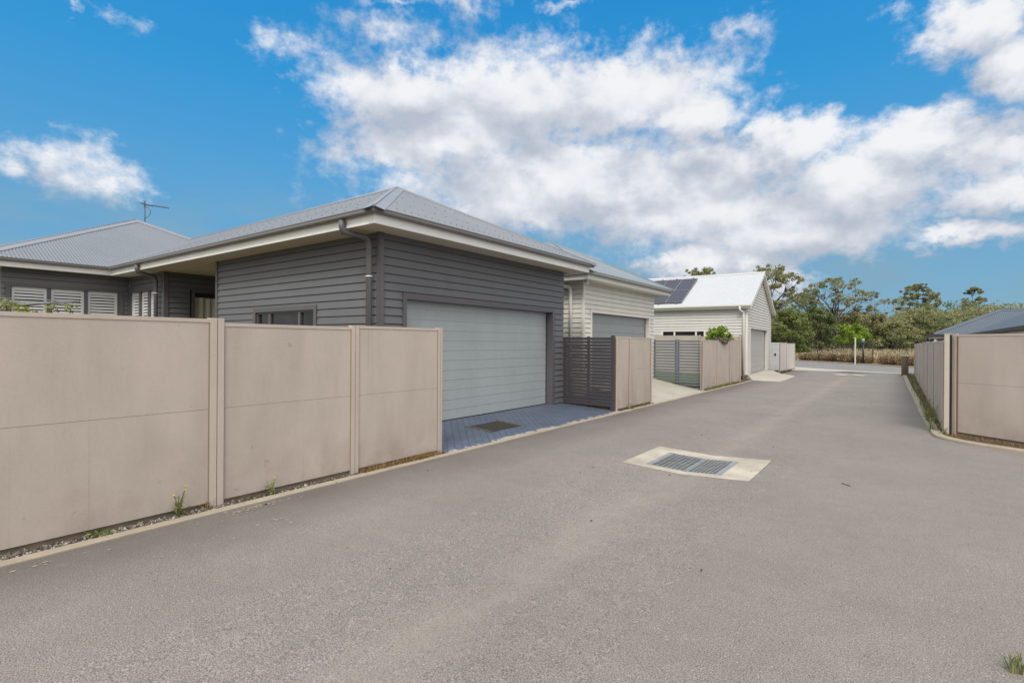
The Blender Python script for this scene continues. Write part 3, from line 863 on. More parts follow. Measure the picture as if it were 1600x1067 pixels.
mb = MB(); mb.extrude(path, [(0,3.315),(0,3.44),(-.025,3.44),(-.025,3.315)], 1); mb.build('fascia', M['white_trim'], H2)
M['gutter_grey'] = mat('gutter_grey', (.30,.315,.31), .4)
g2 = [(o, z-.02) for o, z in gprof]
mb = MB(); mb.extrude(path, g2, 1); mb.build('gutter', M['gutter_grey'], H2)
downpipe(H2, M['white_pipe'], M['bracket'], (-7.75,12.45,3.40), (-7.46,12.90,3.08), (-7.46,12.90,.0), .05)
ze2 = 3.52
def Qf(u, a, off): return Vector((-6.58-a+off*.43, u, ze2+s*a+off*.9))
def Ql(u, a, off): return Vector((u, 12.38+a-off*.43, ze2+s*a+off*.9))
def Qr(u, a, off): return Vector((u, 18.86-a+off*.43, ze2+s*a+off*.9))
mb = MB()
corr(mb, 12.38, 18.86, lambda u: 0, lambda u: min(u-12.38, 18.86-u), Qf)
corr(mb, -14, -6.58, lambda u: 0, lambda u: min(3.24,-6.58-u), Ql); corr(mb, -14, -6.58, lambda u: 0, lambda u: min(3.24,-6.58-u), Qr)
rf = mb.build('roof', M['roof_pale'], H2, recalc=False)
A3 = Vector((-9.82,15.62,ze2+s*3.24))
mb = MB(); cap(mb, (-6.56,12.36,ze2-.016), A3, nf, nl); cap(mb, (-6.6,18.84,ze2+.01), A3, nf, nr); cap(mb, A3, (-14,15.62,A3.z), nl, nr)
mb.build('ridge_cap', M['roof_pale'], rf)
LT = MB(); LT.tube([(-7.1,12.85,3.31),(-6.93,12.83,3.29)], .02, 6); LT.tube([(-6.95,12.83,3.30),(-6.86,12.80,3.25)], [.03,.05], 8)
LT.build('security_light', M['white_pipe'], H2)

# ================================================================== GABLED HOUSE
a3 = Vector((-5.665,26.053,0)); th = math.atan(.043)
ex = Vector((math.cos(th), math.sin(th),0)); ey = Vector((-math.sin(th), math.cos(th),0))
xf3 = lambda q: a3+ex*q.x+ey*q.y+Z*q.z
H3 = thing('house', (-8.5,29.7,0), 'white gabled garage with solar panels on its bright roof', 'house')
W3 = 7.42; ez3 = 3.40; s3 = .49; ap = 3.71
hz3 = 2.42; b3 = .135; g3 = dict(d=.026, groove=.02, deep=.016)
mb = MB(xf3)
gab = lambda y: ez3+s3*min(y, W3-y)
siding(mb, (0,0), Y, X, [(0,.40,.16,ez3),(6.6,W3,.16,ez3),(.40,6.6,2.42,ez3)], b3, hz3, **g3)
z = ez3
k = math.ceil((ez3-hz3)/b3)
zz = ez3
while zz < ez3+s3*ap-.03:
    nxt = min(hz3+b3*(math.floor((zz-hz3)/b3+1e-4)+1), ez3+s3*ap-.02)
    run = (zz-ez3)/s3; run2 = (nxt-ez3)/s3
    siding(mb, (0,0), Y, X, [(run2+.02, W3-run2-.02, zz, nxt)], b3, hz3, back=0, **g3)
    # triangular ends
    for sgn in (0,1):
        y0, y1 = (run, run2+.02) if not sgn else (W3-run2-.02, W3-run)
        mb.face([(0.008,y0,zz),(0.008,y1,zz),(0.008,y1,nxt)] if not sgn else [(0.008,y0,zz),(0.008,y1,zz),(0.008,y0,nxt)])
    zz = nxt
mb.build('wall', M['pale_siding'], H3)
mb = MB(xf3); siding(mb, (0,0), X, -Y, [(-12,-3.95,.16,ez3),(-1.90,0,.16,ez3),(-3.95,-1.90,2.27,ez3),(-3.95,-1.90,.16,1.5)], b3, hz3, **g3)
mb.build('wall', M['pale_siding'], H3)
mb = MB(xf3); mb.box((-12,W3-.08,0),(-.1,W3,ez3)); mb.build('wall', M['pale_siding'], H3)
mb = MB(xf3); mb.box((-12,-.02,-.1),(-.02,.0,.16)); mb.box((-.02,-.02,-.1),(.012,W3,.16)); mb.build('footing', M['base_beam'], H3)
mb = MB(xf3); mb.box((-.05,-.035,.16),(.03,-.022,ez3)); mb.box((.022,-.022,.16),(.036,.06,ez3-.05)); mb.build('corner_board', M['white_trim'], H3)
mb = MB(xf3); siding(mb, (-.12,0), Y, X, [(.75,5.95,.17,2.33)], .27, .17, d=.006, groove=.005, deep=.006, back=.04); gd = mb.build('garage_door', M['door_pale'], H3)
mb = MB(xf3); mb.box((-.14,.68,.16),(.04,.78,2.335)); mb.box((-.14,5.92,.16),(.04,6.62,2.335)); mb.box((-.08,.40,2.335),(.036,6.62,2.418)); mb.box((-.14,.395,.16),(.03,.68,2.335)); mb.build('door_frame', M['pale_siding'], H3)
mb = MB(xf3); mb.box((-.118,5.85,.2),(-.10,5.92,2.32)); mb.build('door_track', M['inner_dark'], gd)
# side window
mb = MB(xf3); frame(mb, (0,0), X, -Y, -3.92,-1.93,1.55,2.19,.085,.035,0.)
w3 = mb.build('window', M['white_trim'], H3)
for q in (-3.35,-2.30):
    mb = MB(xf3); mb.box((q-.04,-.02,1.55),(q+.04,.03,2.19)); mb.build('mullion', M['white_trim'], w3)
mb = MB(xf3); mb.box((-3.92,.02,1.55),(-1.93,.04,2.19)); mb.build('pane', M['glass'], w3)
# roof
ov = .22
def G1(u, a, off): return xf3(Vector((u, -.27+a-off*.43, ez3-.02+s3*a+off*.9)))
def G2(u, a, off): return xf3(Vector((u, W3+.27-a+off*.43, ez3-.02+s3*a+off*.9)))
rl = ap+.27
mb = MB(); corr(mb, -12, ov, lambda u: 0, lambda u: rl, G1); corr(mb, -12, ov, lambda u: 0, lambda u: rl, G2)
rf = mb.build('roof', M['roof_white'], H3, recalc=False)
zr = ez3-.02+s3*rl
mb = MB(); cap(mb, xf3(Vector((-12,ap,zr))), xf3(Vector((ov+.02,ap,zr))), xf3(Vector((0,-s3,1)))-xf3(Vector((0,0,0))), xf3(Vector((0,s3,1)))-xf3(Vector((0,0,0))))
mb.build('ridge_cap', M['roof_white'], rf)
# barge boards
for sg in (0,1):
    mb = MB(xf3)
    y0 = -.27 if not sg else W3+.27
    p = [(ov-.03,y0,ez3-.05-.13),(ov-.03,ap,zr-.03-.13),(ov-.03,ap,zr-.03),(ov-.03,y0,ez3-.05)]
    i = [mb.p(q) for q in p]+[mb.p((q[0]+.03,q[1],q[2])) for q in p]
    for f in ((0,1,2,3),(4,5,6,7),(0,1,5,4),(1,2,6,5),(2,3,7,6),(3,0,4,7)): mb.f.append([i[k] for k in f]); mb.sm.append(False)
    # raking soffit
    mb.face([(0.03,y0,ez3-.16),(ov-.03,y0,ez3-.16),(ov-.03,ap,zr-.14),(0.03,ap,zr-.14)])
    mb.build('barge_board', M['white_trim'], H3)
mb = MB(xf3); mb.box((-12,-.255,ez3-.16),(ov-.031,-.005,ez3-.145)); mb.box((-12,-.27,ez3-.17),(ov-.031,-.257,ez3-.03)); mb.build('fascia', M['white_trim'], H3)
mb = MB(xf3); mb.extrude([(-12,-.272),(ov,-.272)], [(o, z-3.535+ez3+.0) for o, z in gprof], 1); mb.build('gutter', M['white_trim'], H3)
downpipe(H3, M['white_pipe'], M['bracket'], tuple(xf3(Vector((-.25,-.33,ez3-.08)))), tuple(xf3(Vector((-.13,-.09,ez3-.42)))), tuple(xf3(Vector((-.13,-.09,.0)))), .05)
# solar panels
def solar_panel(u0, u1, s0, s1):
    me = bpy.data.meshes.new('solar_panel')
    pts = [G1(u0,s0,.09), G1(u1,s0,.09), G1(u1,s1,.09), G1(u0,s1,.09)]
    o = link('solar_panel', me, M['solar'], H3)
    dn = (pts[1]-pts[0]).cross(pts[3]-pts[0]).normalized()*-.035
    V = [q-ORG[o] for q in pts]+[q+dn-ORG[o] for q in pts]
    me.from_pydata([tuple(q) for q in V], [], [(0,1,2,3),(4,7,6,5),(0,4,5,1),(1,5,6,2),(2,6,7,3),(3,7,4,0)])
    uv = me.uv_layers.new()
    w, h = u1-u0, s1-s0
    for li, c in zip(range(4), ((0,0),(w,0),(w,h),(0,h))): uv.data[li].uv = c
    me.update()
    mb = MB()
    n = -dn.normalized()
    for (a, b) in ((0,1),(1,2),(2,3),(3,0)):
        d = (pts[b]-pts[a]); ln = d.length; d.normalize(); w_ = n.cross(d).normalized()
        mb.obox(pts[a]-n*.038, d, w_, n, ln, .016, .044)
    mb.build('panel_frame', M['panel_line'], o)
for k in range(3):
    u1 = -3.05-k*.82
    for (s0, s1) in ((.42,1.92),(1.95,3.46)): solar_panel(u1-.80, u1, s0, s1)
mb = MB()
for u in (-3.3,-4.2,-5.0):
    for a in (.36,3.50): q = G1(u,a,.0); mb.obox(q-Vector((.03,.03,0)), X, Y, Z, .06, .06, .11)
mb.build('panel_bracket', M['rusty'], H3)

# ================================================================== RIGHT HOUSE
H4 = thing('house', (4,28,-1), 'blue grey roofed house rising behind the right hand fence', 'house')
s4 = .457; e4 = 2.10
def R1(u, a, off): return Vector((u, 30.8+a-off*.42, e4+s4*a+off*.9))      # main, facing the camera
def R2(u, a, off): return Vector((2.5+a-off*.42, u, e4+s4*a+off*.9))       # wing, facing the lane
def R0(u, a, off): return Vector((1.25+a-off*.42, u, e4+s4*a+off*.9))      # main hip end facing the lane
mb = MB(); hh = 2.56
corr(mb, 1.25, 5.0, lambda u: max(0, u-2.5), lambda u: min(hh, u-1.25), R1, pitch=.076, amp=.010)
corr(mb, 13.5, 33.2, lambda u: max(0, u-30.8), lambda u: hh, R2)
corr(mb, 30.8, 35.92, lambda u: 0, lambda u: min(u-30.8, 35.92-u), R0)
mb.face([R2(13.5,hh,0), R2(33.3,hh,0), R2(33.3,hh,0)+X*2.5-Z*1.1, R2(13.5,hh,0)+X*2.5-Z*1.1])
mb.face([(3.8,33.4,e4+s4*hh),(9,33.4,e4+s4*hh),(9,35.9,e4),(3.8,35.9,e4)])
rf = mb.build('roof', M['roof_blue'], H4, recalc=False)
AR = Vector((3.81,33.36,e4+s4*hh))
mb = MB(); cap(mb, (1.27,30.82,e4+.01), AR, Vector((0,-s4,1)), Vector((-s4,0,1)), .15); cap(mb, AR, (6.5,33.36,AR.z), Vector((0,-s4,1)), Vector((0,s4,1)), .15)
mb.build('ridge_cap', M['roof_blue'], rf)
mb = MB()
path = [(1.27,35.9),(1.27,30.82),(2.52,30.82),(2.52,13.5)]
mb.extrude(path, [(-.02,1.98),(.09,1.99),(.10,2.09),(.07,2.10),(.06,2.03),(-.02,2.03)], 1); mb.build('gutter', M['slat_dark'], H4)
mb = MB(); mb.extrude(path, [(-.022,1.90),(-.022,2.06),(-.05,2.06),(-.05,1.90)], 1); mb.build('fascia', M['white_trim'], H4)
mb = MB(); mb.box((1.7,31.25,-1.2),(6.5,31.35,1.95)); mb.box((1.7,31.35,-1.2),(1.8,35.5,1.95)); mb.box((2.95,14,-1.2),(3.05,31.24,1.95)); mb.box((3.06,14,-1.2),(7.5,14.1,1.95)); mb.build('wall', M['dark_siding'], H4)
mb = MB(); mb.tube([(2.62,20.5,2.0),(2.62,20.5,-1.0)], .06, 10); mb.build('downpipe', M['white_pipe'], H4)
mb = MB(); mb.box((1.30,30.86,1.885),(1.42,30.98,1.96)); mb.tube([(1.36,30.92,1.9),(1.36,30.92,-1)], .045, 8); mb.build('downpipe', M['white_pipe'], H4)

# ================================================================== ROAD DRAIN
RD = thing('road_drain', (-2.3,7.3,0), 'concrete drain pit with two galvanised grates dished into the asphalt', 'drain')
x0,xm,x1,y0,y1 = -3.0,-2.2,-1.4,6.6,7.98
gx0,gx1,gy0,gy1 = -2.72,-1.76,6.76,7.66
zc = lambda x: -.052*max(0., 1-abs(x-xm)/1.05)+.006
mb = MB()
cols = [x0,gx0,xm,gx1,x1]
for a, b in zip(cols[:-1], cols[1:]):
    for (ya, yb) in ((y0,gy0),(gy0,gy1),(gy1,y1)):
        if ya == gy0 and a >= gx0 and b <= gx1: continue
        mb.face([(a,ya,zc(a)),(b,ya,zc(b)),(b,yb,zc(b)),(a,yb,zc(a))])
for a, b in zip(cols[:-1], cols[1:]):
    for yy in (y0, y1): mb.face([(a,yy,zc(a)),(b,yy,zc(b)),(b,yy,-.12),(a,yy,-.12)])
for xx in (x0, x1): mb.face([(xx,y0,zc(xx)),(xx,y1,zc(xx)),(xx,y1,-.12),(xx,y0,-.12)])
mb.build('concrete_apron', M['pit_conc'], RD)
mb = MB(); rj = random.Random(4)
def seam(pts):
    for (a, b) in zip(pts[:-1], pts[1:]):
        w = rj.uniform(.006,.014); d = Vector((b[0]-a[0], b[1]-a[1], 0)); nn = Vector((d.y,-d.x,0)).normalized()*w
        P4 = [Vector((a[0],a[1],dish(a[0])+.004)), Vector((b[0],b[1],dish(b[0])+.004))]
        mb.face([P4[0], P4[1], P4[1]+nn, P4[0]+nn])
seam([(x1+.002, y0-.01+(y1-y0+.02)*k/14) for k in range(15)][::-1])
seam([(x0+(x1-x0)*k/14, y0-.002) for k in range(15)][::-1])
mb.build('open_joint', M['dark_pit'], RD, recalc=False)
mb = MB(); mb.box((gx0,gy0,-.152),(gx1,gy1,-.145))
for (a,b,c,d) in ((gx0,gy0,gx0+.01,gy1),(gx1-.01,gy0,gx1,gy1),(gx0,gy0,gx1,gy0+.01),(gx0,gy1-.01,gx1,gy1)): mb.box((a,b,-.145),(c,d,-.062))
mb.build('pit', M['dark_pit'], RD)
for (a, b) in ((gx0,xm-.004),(xm+.004,gx1)):
    mb = MB()
    dirv = Vector((b-a,0,zc(b)-zc(a))); ln = dirv.length; dirv.normalize(); nrm = Vector((-dirv.z,0,dirv.x))
    O = Vector((a,gy0,zc(a)))+nrm*.003
    first = a < xm-.1
    ea = .07 if first else .025; eb = .025 if first else .07
    mb.obox(O-nrm*.03, dirv, Y, nrm, ea, gy1-gy0, .034); mb.obox(O+dirv*(ln-eb)-nrm*.03, dirv, Y, nrm, eb, gy1-gy0, .034)
    for yy in (0, gy1-gy0-.02): mb.obox(O+dirv*ea+Y*yy-nrm*.03, dirv, Y, nrm, ln-ea-eb, .02, .032)
    nb = 7
    for k in range(1, nb): mb.obox(O+dirv*(ea+(ln-ea-eb)*k/nb-.004)+Y*.02-nrm*.012, dirv, Y, nrm, .010, gy1-gy0-.04, .013)
    nb = 10
    for k in range(1, nb): mb.obox(O+dirv*ea+Y*(.02+(gy1-gy0-.04)*k/nb-.004)-nrm*.012, dirv, Y, nrm, ln-ea-eb, .010, .0115)
    mb.build('grate', M['galv'], RD)

# ================================================================== PLANTS
def clump_pts(rng, centers, radii, per):
    out = []
    for c, r in zip(centers, radii):
        p = rng.normal(size=(per,3)); p /= np.linalg.norm(p,axis=1)[:,None]
        p *= (rng.random(per)**.45)[:,None]
        out.append(p*np.array(r)+np.array(c))
    return np.concatenate(out)

def make_tree(name, loc, label, group, h, spread, seed, leaf, bark, style='open', trunk_r=.25, base=.3, clumps=26, per=150, lsize=.34, crown=(.45,1.0), cr=1.0):
    """tapered trunk, forking limbs, leaf clumps at the limb ends"""
    rng = np.random.default_rng(seed)
    root = thing(name, loc, label, 'tree', group)
    L = Vector(loc)
    mb = MB(); ends = []
    fork = h*base
    pts = [L+Vector((0,0,-.3))]
    lean = Vector((rng.normal()*.05, rng.normal()*.05, 0))
    for k in range(1,5): pts.append(L+Vector((0,0,fork*k/4))+lean*fork*k/4*1.2+Vector((rng.normal()*.06*trunk_r*4, rng.normal()*.06*trunk_r*4,0)))
    mb.tube(pts, [trunk_r*1.25,trunk_r,trunk_r*.9,trunk_r*.82,trunk_r*.75], 8)
    top = pts[-1]
    for k in range(clumps):
        t = (k+.5)/clumps
        ang = k*2.399+rng.random()*.7
        zz = crown[0]+(crown[1]-crown[0])*(.12+.88*rng.random()) if style != 'open' else crown[0]+(crown[1]-crown[0])*(.12+.88*rng.random()**.75)
        prof = math.sin(math.pi*min(1,max(0,(zz-crown[0])/(crown[1]-crown[0])*.8+.18)))**.6
        rr = spread*.5*prof*(.25+.75*math.sqrt(rng.random()))
        e = L+Vector((math.cos(ang)*rr, math.sin(ang)*rr, h*zz-cr*.4))+lean*h*zz
        ends.append(e)
    main = [top+(e-top)*.5+Vector((0,0,.08*h)) for e in ends[::4]]
    for m_ in main:
        mid = top+(m_-top)*.5+Vector((rng.normal()*.15,rng.normal()*.15,rng.normal()*.1+.02*h))
        mb.tube([top-Vector((0,0,.1)), mid, m_], [trunk_r*.42,trunk_r*.28,trunk_r*.16], 6, False)
    for e in ends:
        m_ = min(main, key=lambda q: (q-e).length)
        mid = m_+(e-m_)*.55+Vector((rng.normal()*.2,rng.normal()*.2,-.06*(e-m_).length))
        mb.tube([m_, mid, e], [trunk_r*.15,trunk_r*.09,trunk_r*.03], 5, False)
    mb.build('trunk', bark, root)
    C = []; R = []
    for e in ends:
        k = .7+.6*rng.random()
        C.append(tuple(e)); R.append((cr*k, cr*k, cr*.72*k))
        for q in range(2):
            o = rng.normal(size=3)*cr*.7; C.append(tuple(np.array(e)+o*np.array([1,1,.5]))); kk = .35+.35*rng.random(); R.append((cr*kk,cr*kk,cr*kk*.7))
    P = clump_pts(rng, C, R, per)
    quads_mesh('crown', leaf_quads(rng, P, np.full(len(P), lsize), .55, .25), leaf, root)
    return root

YAW = math.atan(604/820)
fv = np.array([-math.sin(YAW), math.cos(YAW)]); rv = np.array([math.cos(YAW), math.sin(YAW)])
def at(deg, d):     # bearing right of the view axis in degrees, forward distance
    q = d*(fv+math.tan(rad(deg))*rv); return float(q[0]), float(q[1])
def px(u): return math.degrees(math.atan((u-800)/820))
def terrain(x, y):
    d = math.hypot(x,y)
    return max(0., (d-72)*.022)
TG = 'trees beyond the street'
def T(name, u, d, label, **k):
    x, y = at(px(u), d); z = terrain(x,y)-.1
    return make_tree(name, (x,y,z), label, TG, **k)
T('eucalyptus_tree', 1303, 82, 'tall open eucalyptus with spreading bare limbs, standing clear against the sky', h=11.6, spread=14, seed=11, leaf=M['leaf_euc'], bark=M['trunk'], trunk_r=.30, base=.40, clumps=70, per=46, lsize=.22, crown=(.42,1.0), cr=.62)
T('eucalyptus_tree', 1198, 76, 'tallest eucalyptus with a broad crown rising behind the gabled garage', h=13.0, spread=11, seed=21, leaf=M['leaf_euc'], bark=M['trunk'], trunk_r=.36, base=.4, clumps=84, per=62, lsize=.22, crown=(.28,1.0), cr=.72)
T('eucalyptus_tree', 1098, 84, 'eucalyptus top showing just above the white roof behind the solar panels', h=13.6, spread=7.5, seed=31, leaf=M['leaf_euc'], bark=M['trunk'], trunk_r=.3, base=.45, clumps=44, per=60, lsize=.22, crown=(.5,1.0), cr=.66)
T('eucalyptus_tree', 1262, 88, 'slim olive eucalyptus left of the open spreading one', h=9.6, spread=5.5, seed=41, leaf=M['leaf_dark'], bark=M['trunk'], trunk_r=.22, base=.3, clumps=48, per=50, lsize=.22, crown=(.25,1.0), cr=.62)
T('bushy_tree', 1232, 66, 'dense bright green bushy tree right behind the pale slat gate', h=6.1, spread=6.2, seed=51, leaf=M['leaf_lush'], bark=M['trunk'], style='round', trunk_r=.16, base=.15, clumps=46, per=130, lsize=.24, crown=(.08,1.0), cr=.75)
T('bushy_tree', 1283, 74, 'dark green bushy tree at the foot of the open eucalyptus', h=6.6, spread=5.4, seed=61, leaf=M['leaf_dark'], bark=M['trunk'], style='round', trunk_r=.18, base=.2, clumps=34, per=120, lsize=.26, crown=(.15,1.0), cr=.8)
T('eucalyptus_tree', 1433, 118, 'round topped eucalyptus poking above the wooded skyline', h=13.6, spread=8.5, seed=71, leaf=M['leaf_euc'], bark=M['trunk'], trunk_r=.3, base=.4, clumps=44, per=60, lsize=.34, crown=(.5,1.0), cr=.75)
T('eucalyptus_tree', 1520, 135, 'slender eucalyptus with a small tuft crown above the blue roof', h=14.2, spread=5.2, seed=81, leaf=M['leaf_euc'], bark=M['trunk'], trunk_r=.25, base=.55, clumps=24, per=55, lsize=.34, crown=(.6,1.0), cr=.65)
T('wattle_tree', 1345, 80, 'grey green rounded wattle behind the bright street tree', h=6.3, spread=8, seed=91, leaf=M['leaf_olive'], bark=M['trunk_pale'], style='round', trunk_r=.16, base=.15, clumps=40, per=130, lsize=.26, crown=(.12,1.0), cr=.9)
T('wattle_tree', 1398, 76, 'pale green low wattle left of the fence end', h=4.6, spread=6.2, seed=101, leaf=M['leaf_mid'], bark=M['trunk_pale'], style='round', trunk_r=.13, base=.2, clumps=36, per=120, lsize=.24, crown=(.2,1.0), cr=.75)
T('wattle_tree', 1440, 92, 'pale green wattle mound over the far end of the right fence', h=7.3, spread=9, seed=111, leaf=M['leaf_mid'], bark=M['trunk_pale'], style='round', trunk_r=.18, base=.2, clumps=44, per=130, lsize=.22, crown=(.2,1.0), cr=1.0)
x, y = at(px(1333), 44.5)
t = make_tree('street_tree', (x,y,.0), 'young bright green street tree beside a white stake', None, h=3.45, spread=2.3, seed=121, leaf=M['leaf_bright'], bark=M['trunk'], style='round', trunk_r=.035, base=.5, clumps=30, per=70, lsize=.17, crown=(.50,1.0), cr=.30)

# woodland mass on the rise
rng = np.random.default_rng(77)
Q = []; Q2 = []; trunks = MB()
leaves = {'leaf_dark': [], 'leaf_mid': [], 'leaf_olive': []}
n = 0
while n < 620:
    deg = rng.uniform(px(1060), px(1720)); d = 84+140*rng.random()**1.3
    x, y = at(deg, d)
    D = math.hypot(x,y)
    z = terrain(x,y)
    h = rng.uniform(5.0,8.0) if d < 110 else rng.uniform(6.5,10.5)
    u_ = 800+820*math.tan(rad(deg))
    if d < 98: h = rng.uniform(3.5,6)
    if 1150 < u_ < 1395 and d > 95: h *= .78
    if d < 100 and rng.random() < .35: continue
    kind = ['leaf_dark','leaf_mid','leaf_olive'][int(rng.choice(3, p=[.30,.34,.36]))]
    w = h*rng.uniform(.5,.85)
    nc = 11; C = []; R = []
    for k in range(nc):
        a = rng.uniform(0,6.28); r_ = w*.5*math.sqrt(rng.random()); zz = rng.uniform(.38,.98)
        r_ *= math.sin(math.pi*min(.95,(zz-.2)))**.5
        C.append((x+math.cos(a)*r_, y+math.sin(a)*r_, z+h*zz-.5)); q = w*rng.uniform(.16,.30); R.append((q,q,q*.7))
    per = 62 if d < 120 else 34
    P = clump_pts(rng, C, R, per)
    leaves[kind].append(leaf_quads(rng, P, np.full(len(P), .34 if d < 120 else .5), .6, .2))
    if d < 125: trunks.tube([(x,y,z-.3),(x+rng.normal()*.2,y+rng.normal()*.2,z+h*.5),(x+rng.normal()*.5,y+rng.normal()*.5,z+h*.85)], [.14,.10,.04], 5, False)
    n += 1
V = np.concatenate([np.concatenate(q) for q in leaves.values()])
W = quads_mesh('woodland', V, [M['leaf_dark'],M['leaf_mid'],M['leaf_olive']])
idx = np.concatenate([np.full(sum(len(q) for q in leaves[k]), i, dtype=np.int32) for i, k in enumerate(leaves)])
if len(idx) == len(W.data.polygons): W.data.polygons.foreach_set('material_index', idx)
tag(W, kind='stuff')
tag(trunks.build('woodland_trunks', M['trunk_pale'], recalc=False), kind='stuff')

# rising ground and far hills
mb = MB()
nr_, na = 22, 60
def hz_(D, a):
    return max(0.,(D-72)*.022) + (0 if D < 260 else (D-260)*.035*(1+.25*math.sin(a*5)+.15*math.sin(a*11+1)))-.05-(.08 if D < 74 else 0)
rs = [66,74,90,110,140,180,230,280,340,420,520,700]
for i in range(len(rs)-1):
    for j in range(na):
        a0 = rad(-80+160*j/na); a1 = rad(-80+160*(j+1)/na)
        pt = lambda D, a: (D*math.sin(a), D*math.cos(a), min(26, hz_(D,a)))
        mb.face([pt(rs[i],a0), pt(rs[i],a1), pt(rs[i+1],a1), pt(rs[i+1],a0)], True)
tag(mb.build('hill', M['hill']), kind='structure')

# dry grass paddock
N_ = 15000
deg = rng.uniform(px(1130), px(1560), N_); d = rng.uniform(50,80,N_)
k = np.tan(np.radians(deg))
Cx = d*(fv[0]+k*rv[0]); Cy = d*(fv[1]+k*rv[1])
# keep only beyond the street's far kerb
far = (Cy > 46.35-(Cx-.5)*1.23+1.6)
Cx, Cy = Cx[far], Cy[far]
zt = np.maximum(0,(np.hypot(Cx,Cy)-72)*.022)
hh_ = rng.uniform(.25,.70,len(Cx)); a = rng.uniform(0,6.28,len(Cx)); w = rng.uniform(.05,.16,len(Cx))
tx, ty = rng.normal(size=len(Cx))*.15, rng.normal(size=len(Cx))*.15
B0 = np.stack([Cx-np.cos(a)*w, Cy-np.sin(a)*w, zt-.1],1); B1 = np.stack([Cx+np.cos(a)*w, Cy+np.sin(a)*w, zt-.1],1)
T1 = np.stack([Cx+tx+np.cos(a)*w*.4, Cy+ty+np.sin(a)*w*.4, zt+hh_],1); T0 = np.stack([Cx+tx-np.cos(a)*w*.2, Cy+ty-np.sin(a)*w*.2, zt+hh_*.9],1)
tag(quads_mesh('dry_grass', np.stack([B0,B1,T1,T0],1), M['grass_dry']), kind='stuff')

# hedge of reddish shrubs along the far kerb: two runs
def hedge(u0, u1, label, seed):
    rng = np.random.default_rng(seed)
    pts = []
    kx = [(-8.3,56.75),(-2.7,50.35),(.5,46.35),(14,36.4)]
    def on(t):  # param by bearing
        for (x0,y0),(x1,y1) in zip(kx[:-1],kx[1:]):
            for q in range(40):
                f = q/40; x=x0+(x1-x0)*f; y=y0+(y1-y0)*f
                pts.append((x,y))
    on(0)
    C = []; R = []
    for x, y in pts:
        u = 800+820*((x*rv[0]+y*rv[1])/(x*fv[0]+y*fv[1]))
        if u0 < u < u1:
            for k in range(2):
                C.append((x+rng.uniform(.45,1.3), y+rng.uniform(.45,1.3), rng.uniform(.24,.46))); r = rng.uniform(.28,.42); R.append((r,r,r))
    P = clump_pts(rng, C, R, 95)
    o = quads_mesh('hedge', leaf_quads(rng, P, np.full(len(P), .14), .6, 0), M['leaf_red'])
    me = o.data; org = Vector((C[len(C)//2][0], C[len(C)//2][1], 0))
    me.transform(Matrix.Translation(-org)); o.location = org
    return tag(o, label, 'hedge', 'reddish hedges along the far kerb')
hedge(1100, 1337, 'long low reddish brown hedge across the street, left of the white stake', 1)
hedge(1359, 1440, 'shorter low reddish hedge across the street, right of the black lamp post', 2)

def leaf_things(name, loc, label, cat, C, R, per, size, m, seed, stems=True, group=None, up=False):
    rng = np.random.default_rng(seed)
    root = thing(name, loc, label, cat, group)
    P = clump_pts(rng, C, R, per)
    quads_mesh('foliage', leaf_quads(rng, P, np.full(len(P), size), .5, -.3 if up else .1), m, root)
    if stems:
        mb = MB()
        for c in C[:14]: mb.tube([loc, (loc[0]*.4+c[0]*.6, loc[1]*.4+c[1]*.6, loc[2]*.4+c[2]*.6), c], [.012,.008,.004], 5, False)
        mb.build('stem', M['trunk'], root)
    return root
rg = np.random.default_rng(9)
C = [(-6.2+rg.normal()*.10, 1.22+rg.normal()*.11, 1.66+rg.random()*.24) for _ in range(22)]
leaf_things('shrub', (-6.2,1.22,0), 'yellow green shrub peeping over the near beige fence', 'shrub', C, [(.06,.06,.055)]*22, 42, .030, M['leaf_yellow'], 3)
C = [(-6.2+rg.normal()*.04, 1.60+rg.normal()*.05, 1.70+rg.random()*.12) for _ in range(9)]
leaf_things('shrub', (-6.2,1.60,0), 'small dark green sprig over the fence in front of the third shutter', 'shrub', C, [(.035,.035,.035)]*9, 18, .03, M['leaf_dark'], 4)
C = []
while len(C) < 90:
    q = rg.uniform(-1,1,3)
    if q@q < 1: C.append((-6.3+.46*q[0], 23.7+.9*q[1], 1.72+.62*q[2]))
leaf_things('shrub', (-6.3,23.6,.1), 'round bright green bush above the three panel fence', 'shrub', C, [(.13,.13,.13)]*90, 60, .10, M['leaf_bright'], 5)
C = [(-5.36+rg.normal()*.05, 19.6+q*.19, 1.76+rg.normal()*.03) for q in range(15)]+[(-5.25,20.2+q*.2,1.64-.03*abs(2-q)*-1+rg.normal()*.03) for q in range(5)]
leaf_things('creeper', (-5.35,20.8,1.74), 'dry grey creeper drooping over the three panel fence', 'plant', C, [(.06,.13,.045)]*20, 60, .07, leafmat('leaf_greydry',[(.10,.09,.06),(.20,.17,.12),(.28,.25,.18)]), 6, False)

